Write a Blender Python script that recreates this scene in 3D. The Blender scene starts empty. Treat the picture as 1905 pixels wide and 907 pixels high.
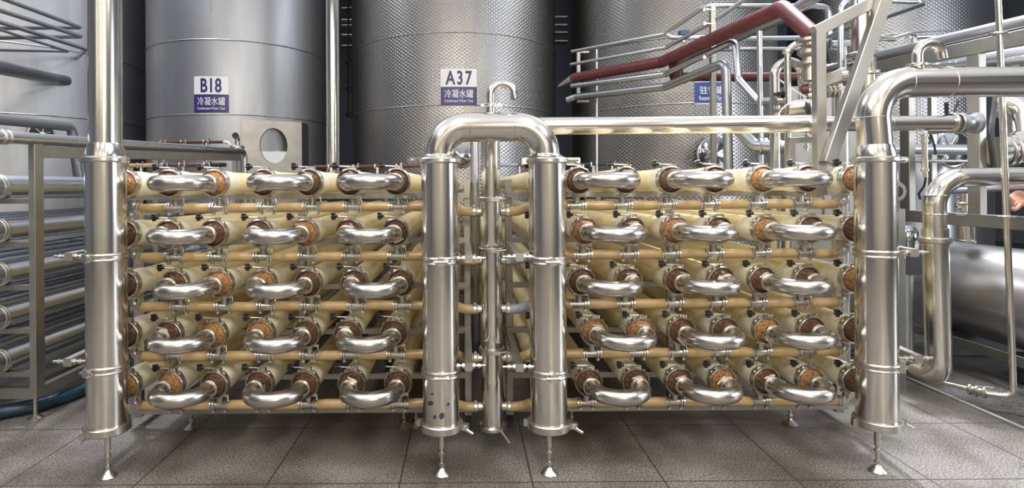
import bpy, math, random
from mathutils import Vector, Matrix
random.seed(7)
C = bpy.context.scene.collection
SC = bpy.context.scene
PI = math.pi
V = Vector

# ------------------------------------------------------------------ camera, light, exposure
F, CX, CY, H, ROLL = 1064.0, 865.0, 345.0, 1.65, 0.007
cam_d = bpy.data.cameras.new('camera'); cam = bpy.data.objects.new('camera', cam_d); C.objects.link(cam)
cam.location = (0, 0, H); cam.rotation_euler = (PI/2, ROLL, 0)
cam_d.sensor_width = 36; cam_d.lens = F/1905*36
cam_d.shift_x = (952.5-CX)/1905; cam_d.shift_y = -(453.5-CY)/1905
cam_d.clip_end = 200
SC.camera = cam
SC.view_settings.view_transform = 'Standard'; SC.view_settings.look = 'None'
SC.view_settings.exposure = 0.18; SC.view_settings.gamma = 1.0
SC.view_settings.use_curve_mapping = False

w = bpy.data.worlds.new('hall_daylight'); SC.world = w; w.use_nodes = True
_n, _l = w.node_tree.nodes, w.node_tree.links
_tc = _n.new('ShaderNodeTexCoord'); _sp = _n.new('ShaderNodeSeparateXYZ'); _rp = _n.new('ShaderNodeValToRGB')
_l.new(_tc.outputs['Generated'], _sp.inputs[0]); _l.new(_sp.outputs['Z'], _rp.inputs[0]); _l.new(_rp.outputs[0], _n['Background'].inputs[0])
_rp.color_ramp.elements[0].position = 0.30; _rp.color_ramp.elements[0].color = (0.16, 0.165, 0.18, 1)
_rp.color_ramp.elements[1].position = 0.85; _rp.color_ramp.elements[1].color = (0.92, 0.95, 1.0, 1)
_n['Background'].inputs[1].default_value = 0.95

def area(name, loc, aim, sx, sy, energy, col):
    l = bpy.data.lights.new(name, 'AREA'); l.shape = 'RECTANGLE'; l.size = sx; l.size_y = sy
    l.energy = energy; l.color = col
    o = bpy.data.objects.new(name, l); C.objects.link(o); o.location = loc
    o.rotation_euler = (V(aim)-V(loc)).to_track_quat('-Z', 'Y').to_euler()
    return o
WARM = (1.0, 0.88, 0.70); LAMP = (1.0, 0.96, 0.90); COOL = (0.86, 0.92, 1.0)
for i, x in enumerate((-7.4, -5.0, -2.6, -0.9, 1.6, 3.4, 6.2)):
    area('window_daylight', (x, -8.6, 4.6), (x*0.7, 4, 1.6), 0.30, 5.0, 27 if i % 3 else 36, WARM if i % 3 != 2 else LAMP)
for x in (-3.9, -1.0, 1.9, 4.8):
    area('ceiling_lamp', (x, -0.4, 5.8), (x, 0.6, 0), 0.35, 4.0, 190, LAMP)
area('hall_door_daylight', (1.9, -6.0, 3.9), (0.4, 3.6, 0.3), 0.7, 0.7, 170, WARM)
area('skylight', (5.6, 8.0, 8.4), (3.1, 3.7, 0), 2.2, 2.0, 300, COOL)
area('skylight', (-5.4, 7.2, 8.4), (-3.4, 3.9, 0), 2.0, 2.0, 200, COOL)
def spot(name, loc, aim, ang, energy, col):
    l = bpy.data.lights.new(name, 'SPOT'); l.spot_size = math.radians(ang); l.spot_blend = 0.6; l.shadow_soft_size = 0.18
    l.energy = energy; l.color = col
    o = bpy.data.objects.new(name, l); C.objects.link(o); o.location = loc
    o.rotation_euler = (V(aim)-V(loc)).to_track_quat('-Z', 'Y').to_euler()
spot('floor_fill_spot', (3.6, 6.2, 7.6), (3.0, 3.1, 0), 38, 3600, COOL)  # added spot without a fixture, brightens the floor at right
spot('floor_fill_spot', (-3.6, 6.0, 7.6), (-2.75, 3.4, 0), 26, 1300, COOL)  # same kind of added spot for the floor at left
area('side_door_daylight', (11.5, 1.0, 3.2), (2.6, 4.0, 0.3), 2.0, 3.0, 620, COOL)

# ------------------------------------------------------------------ helpers
def P(px, py, Y):
    dx, dy = px-CX, py-CY
    return V(((dx-ROLL*dy)*Y/F, Y, H-(dy+ROLL*dx)*Y/F))
def PX(px, Y, py=345): return P(px, py, Y).x
def R(px, Y): return px*Y/F

MATS = {}
def mat(name, col, rough=0.4, metal=0.0, var=0.0, scale=8.0, bump=0.0, bscale=60.0, col2=None, stretch=None, **kw):
    m = bpy.data.materials.new(name); m.use_nodes = True
    n, l = m.node_tree.nodes, m.node_tree.links
    b = n['Principled BSDF']
    b.inputs['Base Color'].default_value = (*col, 1); b.inputs['Roughness'].default_value = rough; b.inputs['Metallic'].default_value = metal
    for k, v in kw.items(): b.inputs[k].default_value = v
    tc = n.new('ShaderNodeTexCoord'); mp = n.new('ShaderNodeMapping'); l.new(tc.outputs['Object'], mp.inputs[0])
    if stretch: mp.inputs['Scale'].default_value = stretch
    if var > 0 or col2:
        nz = n.new('ShaderNodeTexNoise'); nz.inputs['Scale'].default_value = scale; nz.inputs['Detail'].default_value = 6
        l.new(mp.outputs[0], nz.inputs['Vector'])
        rp = n.new('ShaderNodeValToRGB'); l.new(nz.outputs['Fac'], rp.inputs[0])
        c2 = col2 or tuple(max(0, c*(1-var)) for c in col)
        rp.color_ramp.elements[0].color = (*c2, 1); rp.color_ramp.elements[1].color = (*col, 1)
        rp.color_ramp.elements[0].position = 0.36; rp.color_ramp.elements[1].position = 0.62
        l.new(rp.outputs[0], b.inputs['Base Color'])
        mr = n.new('ShaderNodeMapRange'); l.new(nz.outputs['Fac'], mr.inputs[0])
        mr.inputs[1].default_value = 0.3; mr.inputs[2].default_value = 0.7
        k_ = 0.06 if metal else 0.2
        mr.inputs[3].default_value = min(1, rough*(1+k_)); mr.inputs[4].default_value = rough*(1-k_)
        l.new(mr.outputs[0], b.inputs['Roughness'])
    if bump > 0:
        nb = n.new('ShaderNodeTexNoise'); nb.inputs['Scale'].default_value = bscale; nb.inputs['Detail'].default_value = 3
        l.new(mp.outputs[0], nb.inputs['Vector'])
        bp = n.new('ShaderNodeBump'); bp.inputs['Strength'].default_value = bump; bp.inputs['Distance'].default_value = 0.01
        l.new(nb.outputs['Fac'], bp.inputs['Height']); l.new(bp.outputs[0], b.inputs['Normal'])
    MATS[name] = m
    return m

STEEL = mat('polished_steel', (0.74, 0.71, 0.66), 0.17, 1, var=0.06, scale=3, bump=0.02, bscale=6)
BEND = mat('bend_steel', (0.56, 0.535, 0.50), 0.25, 1, var=0.08, scale=10, stretch=(1, 1, 1))
CAST = mat('cast_steel', (0.52, 0.49, 0.44), 0.34, 1, var=0.3, scale=20)
CLAMP = mat('clamp_steel', (0.62, 0.59, 0.54), 0.30, 1, var=0.15, scale=20)
FRAME = mat('brushed_frame_steel', (0.43, 0.415, 0.385), 0.42, 1, var=0.12, scale=6)
DULL = mat('dull_grey_pipe', (0.42, 0.43, 0.45), 0.40, 1, var=0.08, scale=4)
LRACK = mat('rack_steel_tube', (0.60, 0.62, 0.66), 0.28, 1, var=0.08, scale=3)
TANKM = mat('tank_steel', (0.44, 0.445, 0.465), 0.50, 1, var=0.12, scale=1.2, stretch=(4, 4, 0.6))
DRUM = mat('drum_steel', (0.68, 0.67, 0.67), 0.34, 1, var=0.25, scale=2.2)
SEAM = mat('weld_seam', (0.50, 0.49, 0.47), 0.45, 1, var=0.3, scale=12)
CREAM = mat('cream_tube', (0.77, 0.65, 0.38), 0.34, 0, var=0.10, scale=9)
COLLAR = mat('pale_collar', (0.90, 0.84, 0.66), 0.38, 0, var=0.06, scale=14)
BROWN = mat('brown_cap', (0.15, 0.068, 0.034), 0.24, 0, col2=(0.042, 0.020, 0.012), scale=70, bump=0.3, bscale=160, **{'Coat Weight': 0.6})
ORANGE = mat('amber_cap', (0.52, 0.27, 0.10), 0.22, 0, col2=(0.16, 0.065, 0.022), scale=80, bump=0.35, bscale=160, **{'Coat Weight': 0.6})
HOSE = mat('amber_hose', (0.50, 0.35, 0.165), 0.30, 0, var=0.22, scale=6, **{'Subsurface Weight': 0.25, 'Subsurface Radius': (0.03, 0.02, 0.008)})
GHOSE = mat('grey_hose', (0.30, 0.34, 0.38), 0.25, 0, var=0.2, scale=8)
BLACK = mat('black_plastic', (0.012, 0.012, 0.013), 0.38)
RUBBER = mat('dark_rubber', (0.02, 0.02, 0.022), 0.6)
REDP = mat('red_paint', (0.135, 0.028, 0.035), 0.45, 0, var=0.3, scale=7)
SHOSE = mat('red_brown_hose', (0.13, 0.045, 0.032), 0.3, 0, var=0.3, scale=9)
BHOSE = mat('blue_lay_hose', (0.012, 0.045, 0.08), 0.4, 0, var=0.6, scale=7, bump=0.3, bscale=30)
WHITE = mat('white_plastic', (0.75, 0.75, 0.76), 0.4)
SWHITE = mat('sign_white', (0.80, 0.80, 0.80), 0.35)
SBLUE = mat('sign_blue', (0.030, 0.025, 0.16), 0.35)
SBLUE2 = mat('sign_bright_blue', (0.022, 0.055, 0.24), 0.35)
INK = mat('sign_ink', (0.025, 0.02, 0.13), 0.4)
FOAM = mat('white_foam', (0.80, 0.82, 0.86), 0.7, 0, bump=0.3, bscale=40)
STAIN = mat('dark_spot_stain', (0.03, 0.028, 0.025), 0.5)
WALLD = mat('dark_wall', (0.22, 0.235, 0.28), 0.85)
WALLL = mat('hall_wall', (0.72, 0.65, 0.54), 0.8, var=0.1, scale=0.6)
CABLE = mat('cable_white', (0.6, 0.6, 0.58), 0.4)
SKIN = mat('skin', (0.66, 0.36, 0.26), 0.45, 0, var=0.15, scale=30, **{'Subsurface Weight': 0.15, 'Subsurface Radius': (0.02, 0.008, 0.004)})
CLOTH = mat('dark_jacket', (0.012, 0.013, 0.018), 0.8)
TROUS = mat('grey_trousers', (0.05, 0.055, 0.07), 0.85)
GLASS = mat('sight_glass', (0.5, 0.53, 0.55), 0.08, 1)
BRASS = mat('brass', (0.45, 0.30, 0.10), 0.3, 1)
BLUEP = mat('blue_valve_paint', (0.03, 0.14, 0.22), 0.4)

def dimple_mat(name, col, rad):
    m = mat(name, col, 0.38, 1, var=0.10, scale=1.0, stretch=(3, 3, 0.6))
    n, l = m.node_tree.nodes, m.node_tree.links; b = n['Principled BSDF']
    tc = n.new('ShaderNodeTexCoord'); sp = n.new('ShaderNodeSeparateXYZ'); l.new(tc.outputs['Object'], sp.inputs[0])
    def M(op, a, bb=None, c=None):
        q = n.new('ShaderNodeMath'); q.operation = op
        for i, x in enumerate((a, bb, c)):
            if x is None: continue
            if isinstance(x, (int, float)): q.inputs[i].default_value = x
            else: l.new(x, q.inputs[i])
        return q.outputs[0]
    an = M('ARCTAN2', sp.outputs['Y'], sp.outputs['X'])
    u = M('SINE', M('MULTIPLY', an, round(rad/0.075*2*PI/ (2*PI))*1.0 * 1.0 * 2*PI/ (2*PI) ))
    v = M('SINE', M('MULTIPLY', sp.outputs['Z'], 2*PI/0.060))
    # one staggered field of round dimples
    k = round(2*PI*rad/0.085)
    u = M('SINE', M('MULTIPLY', an, float(k)))
    h = M('MAXIMUM', M('MULTIPLY', u, v), 0.0)
    bp = n.new('ShaderNodeBump'); bp.inputs['Strength'].default_value = 0.6; bp.inputs['Distance'].default_value = 0.007
    l.new(h, bp.inputs['Height']); l.new(bp.outputs[0], b.inputs['Normal'])
    return m

class MB:
    def __init__(s): s.v = []; s.f = []
    def add(s, vs, fs):
        o = len(s.v); s.v += [V(x) for x in vs]; s.f += [tuple(i+o for i in f) for f in fs]; return s
    def tube(s, pts, r, n=16, caps=True):
        pts = [V(p) for p in pts]; N = len(pts)
        rs = r if isinstance(r, (list, tuple)) else [r]*N
        t0 = (pts[1]-pts[0]).normalized()
        up = V((0, 0, 1)) if abs(t0.z) < 0.9 else V((1, 0, 0))
        a = t0.cross(up).normalized()
        vs, fs = [], []
        for i in range(N):
            if i == 0: t = t0
            elif i == N-1: t = (pts[-1]-pts[-2]).normalized()
            else:
                t = (pts[i]-pts[i-1]).normalized()+(pts[i+1]-pts[i]).normalized()
                t = t.normalized() if t.length > 1e-6 else (pts[i]-pts[i-1]).normalized()
            a = (a-t*a.dot(t)).normalized(); b = t.cross(a)
            for k in range(n):
                q = 2*PI*k/n
                vs.append(pts[i]+(a*math.cos(q)+b*math.sin(q))*rs[i])
        for i in range(N-1):
            for k in range(n):
                k2 = (k+1) % n
                fs.append((i*n+k, i*n+k2, (i+1)*n+k2, (i+1)*n+k))
        if caps:
            fs.append(tuple(range(n-1, -1, -1))); fs.append(tuple((N-1)*n+k for k in range(n)))
        return s.add(vs, fs)
    def lathe(s, prof, o, axis=(0, 0, 1), n=24, closed=False):
        o = V(o); t = V(axis).normalized()
        up = V((0, 0, 1)) if abs(t.z) < 0.9 else V((1, 0, 0))
        a = t.cross(up).normalized(); b = t.cross(a)
        vs, fs = [], []
        for (r, h) in prof:
            for k in range(n):
                q = 2*PI*k/n
                vs.append(o+t*h+(a*math.cos(q)+b*math.sin(q))*max(r, 1e-5))
        N = len(prof); rng = N if closed else N-1
        for i in range(rng):
            i2 = (i+1) % N
            for k in range(n):
                k2 = (k+1) % n
                fs.append((i*n+k, i*n+k2, i2*n+k2, i2*n+k))
        if not closed:
            if prof[0][0] > 1e-4: fs.append(tuple(range(n-1, -1, -1)))
            if prof[-1][0] > 1e-4: fs.append(tuple((N-1)*n+k for k in range(n)))
        return s.add(vs, fs)
    def ring(s, o, axis, Rr, r, n=28, m=8):
        return s.lathe([(Rr+r*math.cos(2*PI*k/m), r*math.sin(2*PI*k/m)) for k in range(m)], o, axis, n, True)
    def band(s, o, axis, r0, r1, h, n=28):
        c = min(0.25*h, 0.25*(r1-r0))
        return s.lathe([(r0, -h/2), (r1-c, -h/2), (r1, -h/2+c), (r1, h/2-c), (r1-c, h/2), (r0, h/2)], o, axis, n, True)
    def box(s, c, d, M=None, bev=0.0):
        c = V(c); M = M or Matrix.Identity(3)
        x, y, z = [q/2 for q in d]
        if bev <= 0:
            vs = [c+M @ V((sx*x, sy*y, sz*z)) for sx in (-1, 1) for sy in (-1, 1) for sz in (-1, 1)]
            return s.add(vs, [(0, 1, 3, 2), (4, 6, 7, 5), (0, 4, 5, 1), (2, 3, 7, 6), (0, 2, 6, 4), (1, 5, 7, 3)])
        e = bev
        def rect(xx, yy, zz): return [V((-xx, -yy, zz)), V((xx, -yy, zz)), V((xx, yy, zz)), V((-xx, yy, zz))]
        def oct_(xx, yy, zz): return [V((-xx+e, -yy, zz)), V((xx-e, -yy, zz)), V((xx, -yy+e, zz)), V((xx, yy-e, zz)), V((xx-e, yy, zz)), V((-xx+e, yy, zz)), V((-xx, yy-e, zz)), V((-xx, -yy+e, zz))]
        L = [[c+M @ q for q in oct_(x, y, zz)] for zz in (-z, z)]
        vs = L[0]+L[1]
        fs = [tuple(range(7, -1, -1)), tuple(range(8, 16))]+[(k, (k+1) % 8, 8+(k+1) % 8, 8+k) for k in range(8)]
        return s.add(vs, fs)
    def bar(s, p0, p1, w, h, up=(0, 0, 1), bev=0.004):
        p0, p1 = V(p0), V(p1); t = (p1-p0); L = t.length; t.normalize()
        u = V(up)
        if abs(t.dot(u)) > 0.95: u = V((0, 1, 0))
        x = t.cross(u).normalized(); y = x.cross(t).normalized()
        M = Matrix((x, y, t)).transposed()
        return s.box((p0+p1)/2, (w, h, L), M, bev)
    def hexa(s, c, axis, r, h): return s.lathe([(r, -h/2), (r, h/2)], c, axis, 6)
    def build(s, name, m, parent=None, loc=None):
        if parent is not None: o0 = ORG[parent.name]
        elif loc is not None: o0 = V(loc)
        else:
            xs = [q.x for q in s.v]; ys = [q.y for q in s.v]; zs = [q.z for q in s.v]
            o0 = V(((min(xs)+max(xs))/2, (min(ys)+max(ys))/2, min(zs)))
        me = bpy.data.meshes.new(name)
        me.from_pydata([q-o0 for q in s.v], [], s.f); me.update()
        import bmesh
        bm = bmesh.new(); bm.from_mesh(me); bmesh.ops.recalc_face_normals(bm, faces=bm.faces); bm.to_mesh(me); bm.free()
        me.polygons.foreach_set('use_smooth', [True]*len(me.polygons))
        me.set_sharp_from_angle(angle=math.radians(38))
        me.materials.append(m)
        ob = bpy.data.objects.new(name, me); C.objects.link(ob)
        if parent is not None: ob.parent = parent
        else: ob.location = o0
        ORG[ob.name] = o0.copy()
        return ob
ORG = {}
def thing(name, label, cat, loc=(0, 0, 0), group=None):
    o = bpy.data.objects.new(name, None); C.objects.link(o); o.location = loc; o.empty_display_size = 0.1
    ORG[o.name] = V(loc); tag(o, label, cat, group); return o
def tag(o, label, cat, group=None):
    o['label'] = label; o['category'] = cat
    if group: o['group'] = group
    return o
def lab(o, s): o['label'] = s; return o
def struct(o): o['kind'] = 'structure'; return o
def copy_tree(root, loc, label, group, meshes=None):
    r = root.copy(); C.objects.link(r); r.location = loc; r['label'] = label
    if group: r['group'] = group
    ORG[r.name] = V(loc)
    for ch in list(root.children):
        c = ch.copy(); C.objects.link(c); c.parent = r; ORG[c.name] = V(loc)
        if meshes and ch.name.split('.')[0] in meshes: c.data = meshes[ch.name.split('.')[0]]
        for g in list(ch.children):
            d = g.copy(); C.objects.link(d); d.parent = c; ORG[d.name] = V(loc)
    return r
def fillet(pts, rad, n=8):
    pts = [V(p) for p in pts]; out = [pts[0]]
    rr = rad if isinstance(rad, (list, tuple)) else [rad]*(len(pts)-2)
    for i in range(1, len(pts)-1):
        a, b, c = pts[i-1], pts[i], pts[i+1]
        d1, d2 = (a-b).normalized(), (c-b).normalized()
        ang = d1.angle(d2)
        if ang > PI-0.02: out.append(b); continue
        tl = rr[i-1]/math.tan(ang/2); tl = min(tl, 0.49*(a-b).length if i > 1 else 0.98*(a-b).length, 0.49*(c-b).length if i < len(pts)-2 else 0.98*(c-b).length)
        rad_ = tl*math.tan(ang/2)
        cen = b+(d1+d2).normalized()*(rad_/math.sin(ang/2))
        p0, p1 = b+d1*tl, b+d2*tl
        v0, v1 = p0-cen, p1-cen
        tot = v0.angle(v1); ax = v0.cross(v1).normalized()
        for k in range(n+1):
            out.append(cen+Matrix.Rotation(tot*k/n, 3, ax) @ v0)
    out.append(pts[-1]); return out
def pipe(name, m, label, cat, pts, r, rad=0.08, group=None, n=16, nf=8):
    b = MB().tube(fillet(pts, rad, nf), r, n)
    return tag(b.build(name, m), label, cat, group)

ORD = ['first', 'second', 'third', 'fourth', 'fifth', 'sixth', 'seventh', 'eighth']
ROWW = ['top row', 'second row', 'middle row', 'fourth row', 'bottom row']

# ------------------------------------------------------------------ setting: floor, walls
def floor_mat(name, dark=1.0, tile=True):
    m = bpy.data.materials.new(name); m.use_nodes = True
    n, l = m.node_tree.nodes, m.node_tree.links; b = n['Principled BSDF']
    tc = n.new('ShaderNodeNewGeometry'); sp = n.new('ShaderNodeSeparateXYZ'); l.new(tc.outputs['Position'], sp.inputs[0])
    def M(op, a, bb=None):
        q = n.new('ShaderNodeMath'); q.operation = op
        for i, x in enumerate((a, bb)):
            if x is None: continue
            if isinstance(x, (int, float)): q.inputs[i].default_value = x
            else: l.new(x, q.inputs[i])
        return q.outputs[0]
    fx = M('ABSOLUTE', M('SUBTRACT', M('FRACT', M('DIVIDE', M('ADD', sp.outputs['X'], 0.374+0.736*20.5), 0.736)), 0.5))
    fy = M('ABSOLUTE', M('SUBTRACT', M('FRACT', M('DIVIDE', M('ADD', sp.outputs['Y'], -3.18+0.74*20.5), 0.74)), 0.5))
    line = M('MAXIMUM', M('LESS_THAN', fx, 0.0065), M('LESS_THAN', fy, 0.0065))
    nz = n.new('ShaderNodeTexNoise'); nz.inputs['Scale'].default_value = 95; nz.inputs['Detail'].default_value = 4; l.new(tc.outputs['Position'], nz.inputs['Vector'])
    nb = n.new('ShaderNodeTexNoise'); nb.inputs['Scale'].default_value = 1.7; nb.inputs['Detail'].default_value = 5; l.new(tc.outputs['Position'], nb.inputs['Vector'])
    rp = n.new('ShaderNodeValToRGB'); l.new(nz.outputs['Fac'], rp.inputs[0])
    rp.color_ramp.elements[0].position = 0.35; rp.color_ramp.elements[1].position = 0.68
    rp.color_ramp.elements[0].color = (0.060*dark, 0.054*dark, 0.048*dark, 1); rp.color_ramp.elements[1].color = (0.27*dark, 0.25*dark, 0.225*dark, 1)
    st = n.new('ShaderNodeValToRGB'); l.new(nb.outputs['Fac'], st.inputs[0])
    st.color_ramp.elements[0].position = 0.36; st.color_ramp.elements[1].position = 0.60
    st.color_ramp.elements[0].color = (0.50, 0.47, 0.43, 1); st.color_ramp.elements[1].color = (1, 1, 1, 1)
    mx = n.new('ShaderNodeMixRGB'); mx.blend_type = 'MULTIPLY'; mx.inputs[0].default_value = 1
    l.new(rp.outputs[0], mx.inputs[1]); l.new(st.outputs[0], mx.inputs[2])
    m2 = n.new('ShaderNodeMixRGB'); l.new(mx.outputs[0], m2.inputs[1]); m2.inputs[2].default_value = (0.03, 0.027, 0.024, 1)
    if tile: l.new(M('MULTIPLY', line, 0.95), m2.inputs[0])
    else: m2.inputs[0].default_value = 0
    l.new(m2.outputs[0], b.inputs['Base Color'])
    mr = n.new('ShaderNodeMapRange'); l.new(nb.outputs['Fac'], mr.inputs[0]); mr.inputs[1].default_value = 0.35; mr.inputs[2].default_value = 0.65
    mr.inputs[3].default_value = 0.36; mr.inputs[4].default_value = 0.62; l.new(mr.outputs[0], b.inputs['Roughness'])
    bp = n.new('ShaderNodeBump'); bp.inputs['Strength'].default_value = 0.5; bp.inputs['Distance'].default_value = 0.003
    l.new(M('SUBTRACT', nz.outputs['Fac'], line), bp.inputs['Height']); l.new(bp.outputs[0], b.inputs['Normal'])
    return m
FLOOR = floor_mat('granite_tile_floor'); FLOOR2 = floor_mat('dark_wet_floor', 0.42, False)
struct(MB().box((-4.65, 5.0, -0.05), (16.7, 28, 0.1)).build('floor', FLOOR))
struct(MB().box((9.4, 5.0, -0.065), (11.2, 28, 0.1)).build('floor_drain_side', FLOOR2))
struct(MB().box((3.715, 5.0, 0.0), (0.035, 27.6, 0.025)).build('trim_1', mat('curb_stone', (0.24, 0.23, 0.22), 0.5)))
struct(MB().box((1, 16.5, 8.85), (28, 5, 0.1)).build('ceiling', WALLD))  # unseen partial slab, added to hold sky light off the back
struct(MB().box((1, 18.9, 5), (28, 0.2, 10)).build('wall_back', WALLD))
struct(MB().box((-12.9, 5, 5), (0.2, 28, 10)).build('wall_left', WALLD))
struct(MB().box((14.9, 5, 5), (0.2, 28, 10)).build('wall_right', mat('grey_wall', (0.20, 0.21, 0.23), 0.8)))
struct(MB().box((1, -8.9, 4), (28, 0.2, 8)).build('wall_front', WALLL))

# ------------------------------------------------------------------ membrane racks
YR, YF, YH, YT, YB = 3.52, 3.42, 3.27, 3.58, 3.97
ZR = [1.676-0.308*i for i in range(5)]
XL = [-2.083, -1.815, -1.542, -1.267, -0.988, -0.703, -0.419, -0.140]
XR = [0.476, 0.749, 1.037, 1.303, 1.570, 1.834, 2.108, 2.380]
k = YR/F
OFL = [[0, 0, 0, 0, 0]]+[[2, 0, 10, -2, 0]]*2+[[10, 1, 7, 3, 0]]*2+[[0, -3, 7, -6, 0]]*2+[[0]*5]
OFR = [[0]*5]+[[-16, -5, -12, 11, 0]]*2+[[-13, -6, -1, 5, 0]]*2+[[-4, 2, -5, 3, 0]]*2+[[0]*5]
TX = {'L': [[XL[j]+OFL[j][i]*k for j in range(8)] for i in range(5)], 'R': [[XR[j]+OFR[j][i]*k for j in range(8)] for i in range(5)]}
ORANGES = {('L', 0): [0, 2], ('L', 1): [4], ('L', 2): [2, 3], ('L', 3): [2, 3], ('L', 4): [0, 1],
           ('R', 0): [5, 7], ('R', 1): [1, 3, 5], ('R', 2): [7], ('R', 3): [1, 2, 5], ('R', 4): [4, 6]}
TL = 5.0
def star(b, c, axis, r0, r1, h, lobes=5):
    c = V(c); t = V(axis).normalized(); a = t.cross(V((0, 0, 1))).normalized() if abs(t.z) < 0.9 else V((1, 0, 0)); bb = t.cross(a)
    n = lobes*4; vs = []
    for s_ in (-0.5, 0.5):
        for q in range(n):
            rr = r1 if (q % 4) in (0, 1) else r0
            an = 2*PI*q/n; vs.append(c+t*h*s_+(a*math.cos(an)+bb*math.sin(an))*rr)
    b.add(vs, [tuple(range(n-1, -1, -1)), tuple(range(n, 2*n))]+[(q, (q+1) % n, n+(q+1) % n, n+q) for q in range(n)])

def make_tube(capm):
    t = thing('membrane_tube', '', 'membrane tube')
    MB().lathe([(0.0, 0.02), (0.070, 0.02), (0.072, 0.03), (0.072, TL), (0.066, TL+0.02), (0.0, TL+0.02)], (0, 0, 0), (0, 1, 0), 28).build('tube_shell', CREAM, t)
    lab(MB().lathe([(0.0725, 0.016), (0.0785, 0.018), (0.0785, 0.155), (0.0765, 0.162), (0.0765, 0.19), (0.0725, 0.195)], (0, 0, 0), (0, 1, 0), 28, True).build('collar', COLLAR, t), 'pale collar sleeve')
    MB().lathe([(0.0, -0.094), (0.050, -0.094), (0.051, -0.078), (0.056, -0.052), (0.066, -0.030), (0.073, -0.022), (0.073, 0.014), (0.0, 0.014)], (0, 0, 0), (0, 1, 0), 28).build('end_cap', capm, t)
    MB().lathe([(0.0735, -0.030), (0.079, -0.034), (0.086, -0.026), (0.087, -0.018), (0.082, -0.008), (0.087, 0.004), (0.086, 0.012), (0.080, 0.020), (0.0735, 0.018)], (0, 0, 0), (0, 1, 0), 36, True).build('clamp_ring', CLAMP, t)
    b = MB()
    b.tube([V((0.02, -0.004, 0.094)), V((-0.088, -0.004, 0.099))], 0.0042, 8)
    for x in (-0.004, 0.012, 0.03): b.box((x, -0.004, 0.088), (0.009, 0.030, 0.020))
    for an in (50, 75, 118, 140): b.box((0.087*math.cos(math.radians(an)), -0.003, 0.087*math.sin(math.radians(an))), (0.014, 0.018, 0.009), Matrix.Rotation(math.radians(90-an), 3, 'Y'))
    b.build('clamp_bolt', CLAMP, t)
    b = MB(); star(b, (-0.097, -0.004, 0.0995), (1, 0, 0.04), 0.012, 0.023, 0.022); b.tube([V((-0.09, -0.004, 0.099)), V((-0.07, -0.004, 0.099))], 0.010, 10)
    b.build('star_knob', BLACK, t)
    return t
proto = make_tube(BROWN)
cap_me = [c for c in proto.children if c.name.startswith('end_cap')][0].data
cap_or = cap_me.copy(); cap_or.materials.clear(); cap_or.materials.append(ORANGE)
first = True
HEADS = {('L', 0): 'far-left steel header', ('L', 7): 'spotted steel header', ('R', 0): 'centre-right steel header', ('R', 7): 'far-right steel header'}
for side in 'LR':
    bank = 'left rack' if side == 'L' else 'right rack'
    for i in range(5):
        for j in range(8):
            if j in (0, 7):
                lb = 'cream membrane tube plugged into the %s, %s of %s' % (HEADS[(side, j)], ROWW[i], bank)
            elif j < 4: lb = 'cream membrane tube, %s from the %s, %s of %s' % (ORD[j], HEADS[(side, 0)], ROWW[i], bank)
            else: lb = 'cream membrane tube, %s from the %s, %s of %s' % (ORD[7-j], HEADS[(side, 7)], ROWW[i], bank)
            loc = (TX[side][i][j], YR, ZR[i]); org = j in ORANGES[(side, i)]
            g = 'membrane tubes of the '+bank
            if first:
                first = False; proto.location = loc; proto['label'] = lb; proto['group'] = g
                if org:
                    [c for c in proto.children if c.name.startswith('end_cap')][0].data = cap_or
            else:
                copy_tree(proto, loc, lb, g, {'end_cap': cap_or if org else cap_me})

# U bends joining neighbouring tubes
BR = 0.046
for side in 'LR':
    bank = 'left rack' if side == 'L' else 'right rack'
    for i in range(5):
        for p in range(3):
            xa, xb = TX[side][i][1+2*p], TX[side][i][2+2*p]; z = ZR[i]; xm = (xa+xb)/2; rad = (xb-xa)/2
            where = [HEADS[(side, 0)], None, HEADS[(side, 7)]][p]
            lb = 'shiny steel U-bend %s, %s of %s' % ('next to the '+where if where else 'in the middle of three', ROWW[i], bank)
            t = thing('u_bend_pipe', lb, 'pipe bend', (xm, YF, z), 'U-bends on the front of the '+bank)
            st = 0.044
            pts = [V((xa, YF+0.004, z)), V((xa, YF-st, z))]+[V((xm-rad*math.cos(a), YF-st-rad*math.sin(a), z)) for a in [PI*q/22 for q in range(1, 22)]]+[V((xb, YF-st, z)), V((xb, YF+0.004, z))]
            MB().tube(pts, BR, 24).build('pipe', BEND, t)
            for x in (xa, xb):
                cb = MB().band((x, YF, z), (0, 1, 0), BR-0.001, 0.053, 0.016).ring((x, YF-0.012, z), (0, 1, 0), BR+0.001, 0.003)
                cc = cb.build('pipe_clamp', CLAMP, t)
                an = math.radians(random.choice([20, 60, 100, 140, 200, 330, 300, 80])+random.uniform(-15, 15))
                d = V((math.cos(an), 0, math.sin(an))); tt = V((-d.z, 0, d.x))
                c0 = V((x, YF+0.002, z))+d*0.056
                wb = MB().bar(c0-tt*0.013, c0+tt*0.013, 0.010, 0.012, up=d, bev=0.002)
                wb.bar(c0+tt*0.012+V((0, -0.006, 0)), c0+tt*0.050-d*0.010+V((0, -0.008, 0)), 0.010, 0.004, up=(0, 1, 0), bev=0.001)
                wb.build('clamp_handle', CLAMP, cc)

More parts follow.
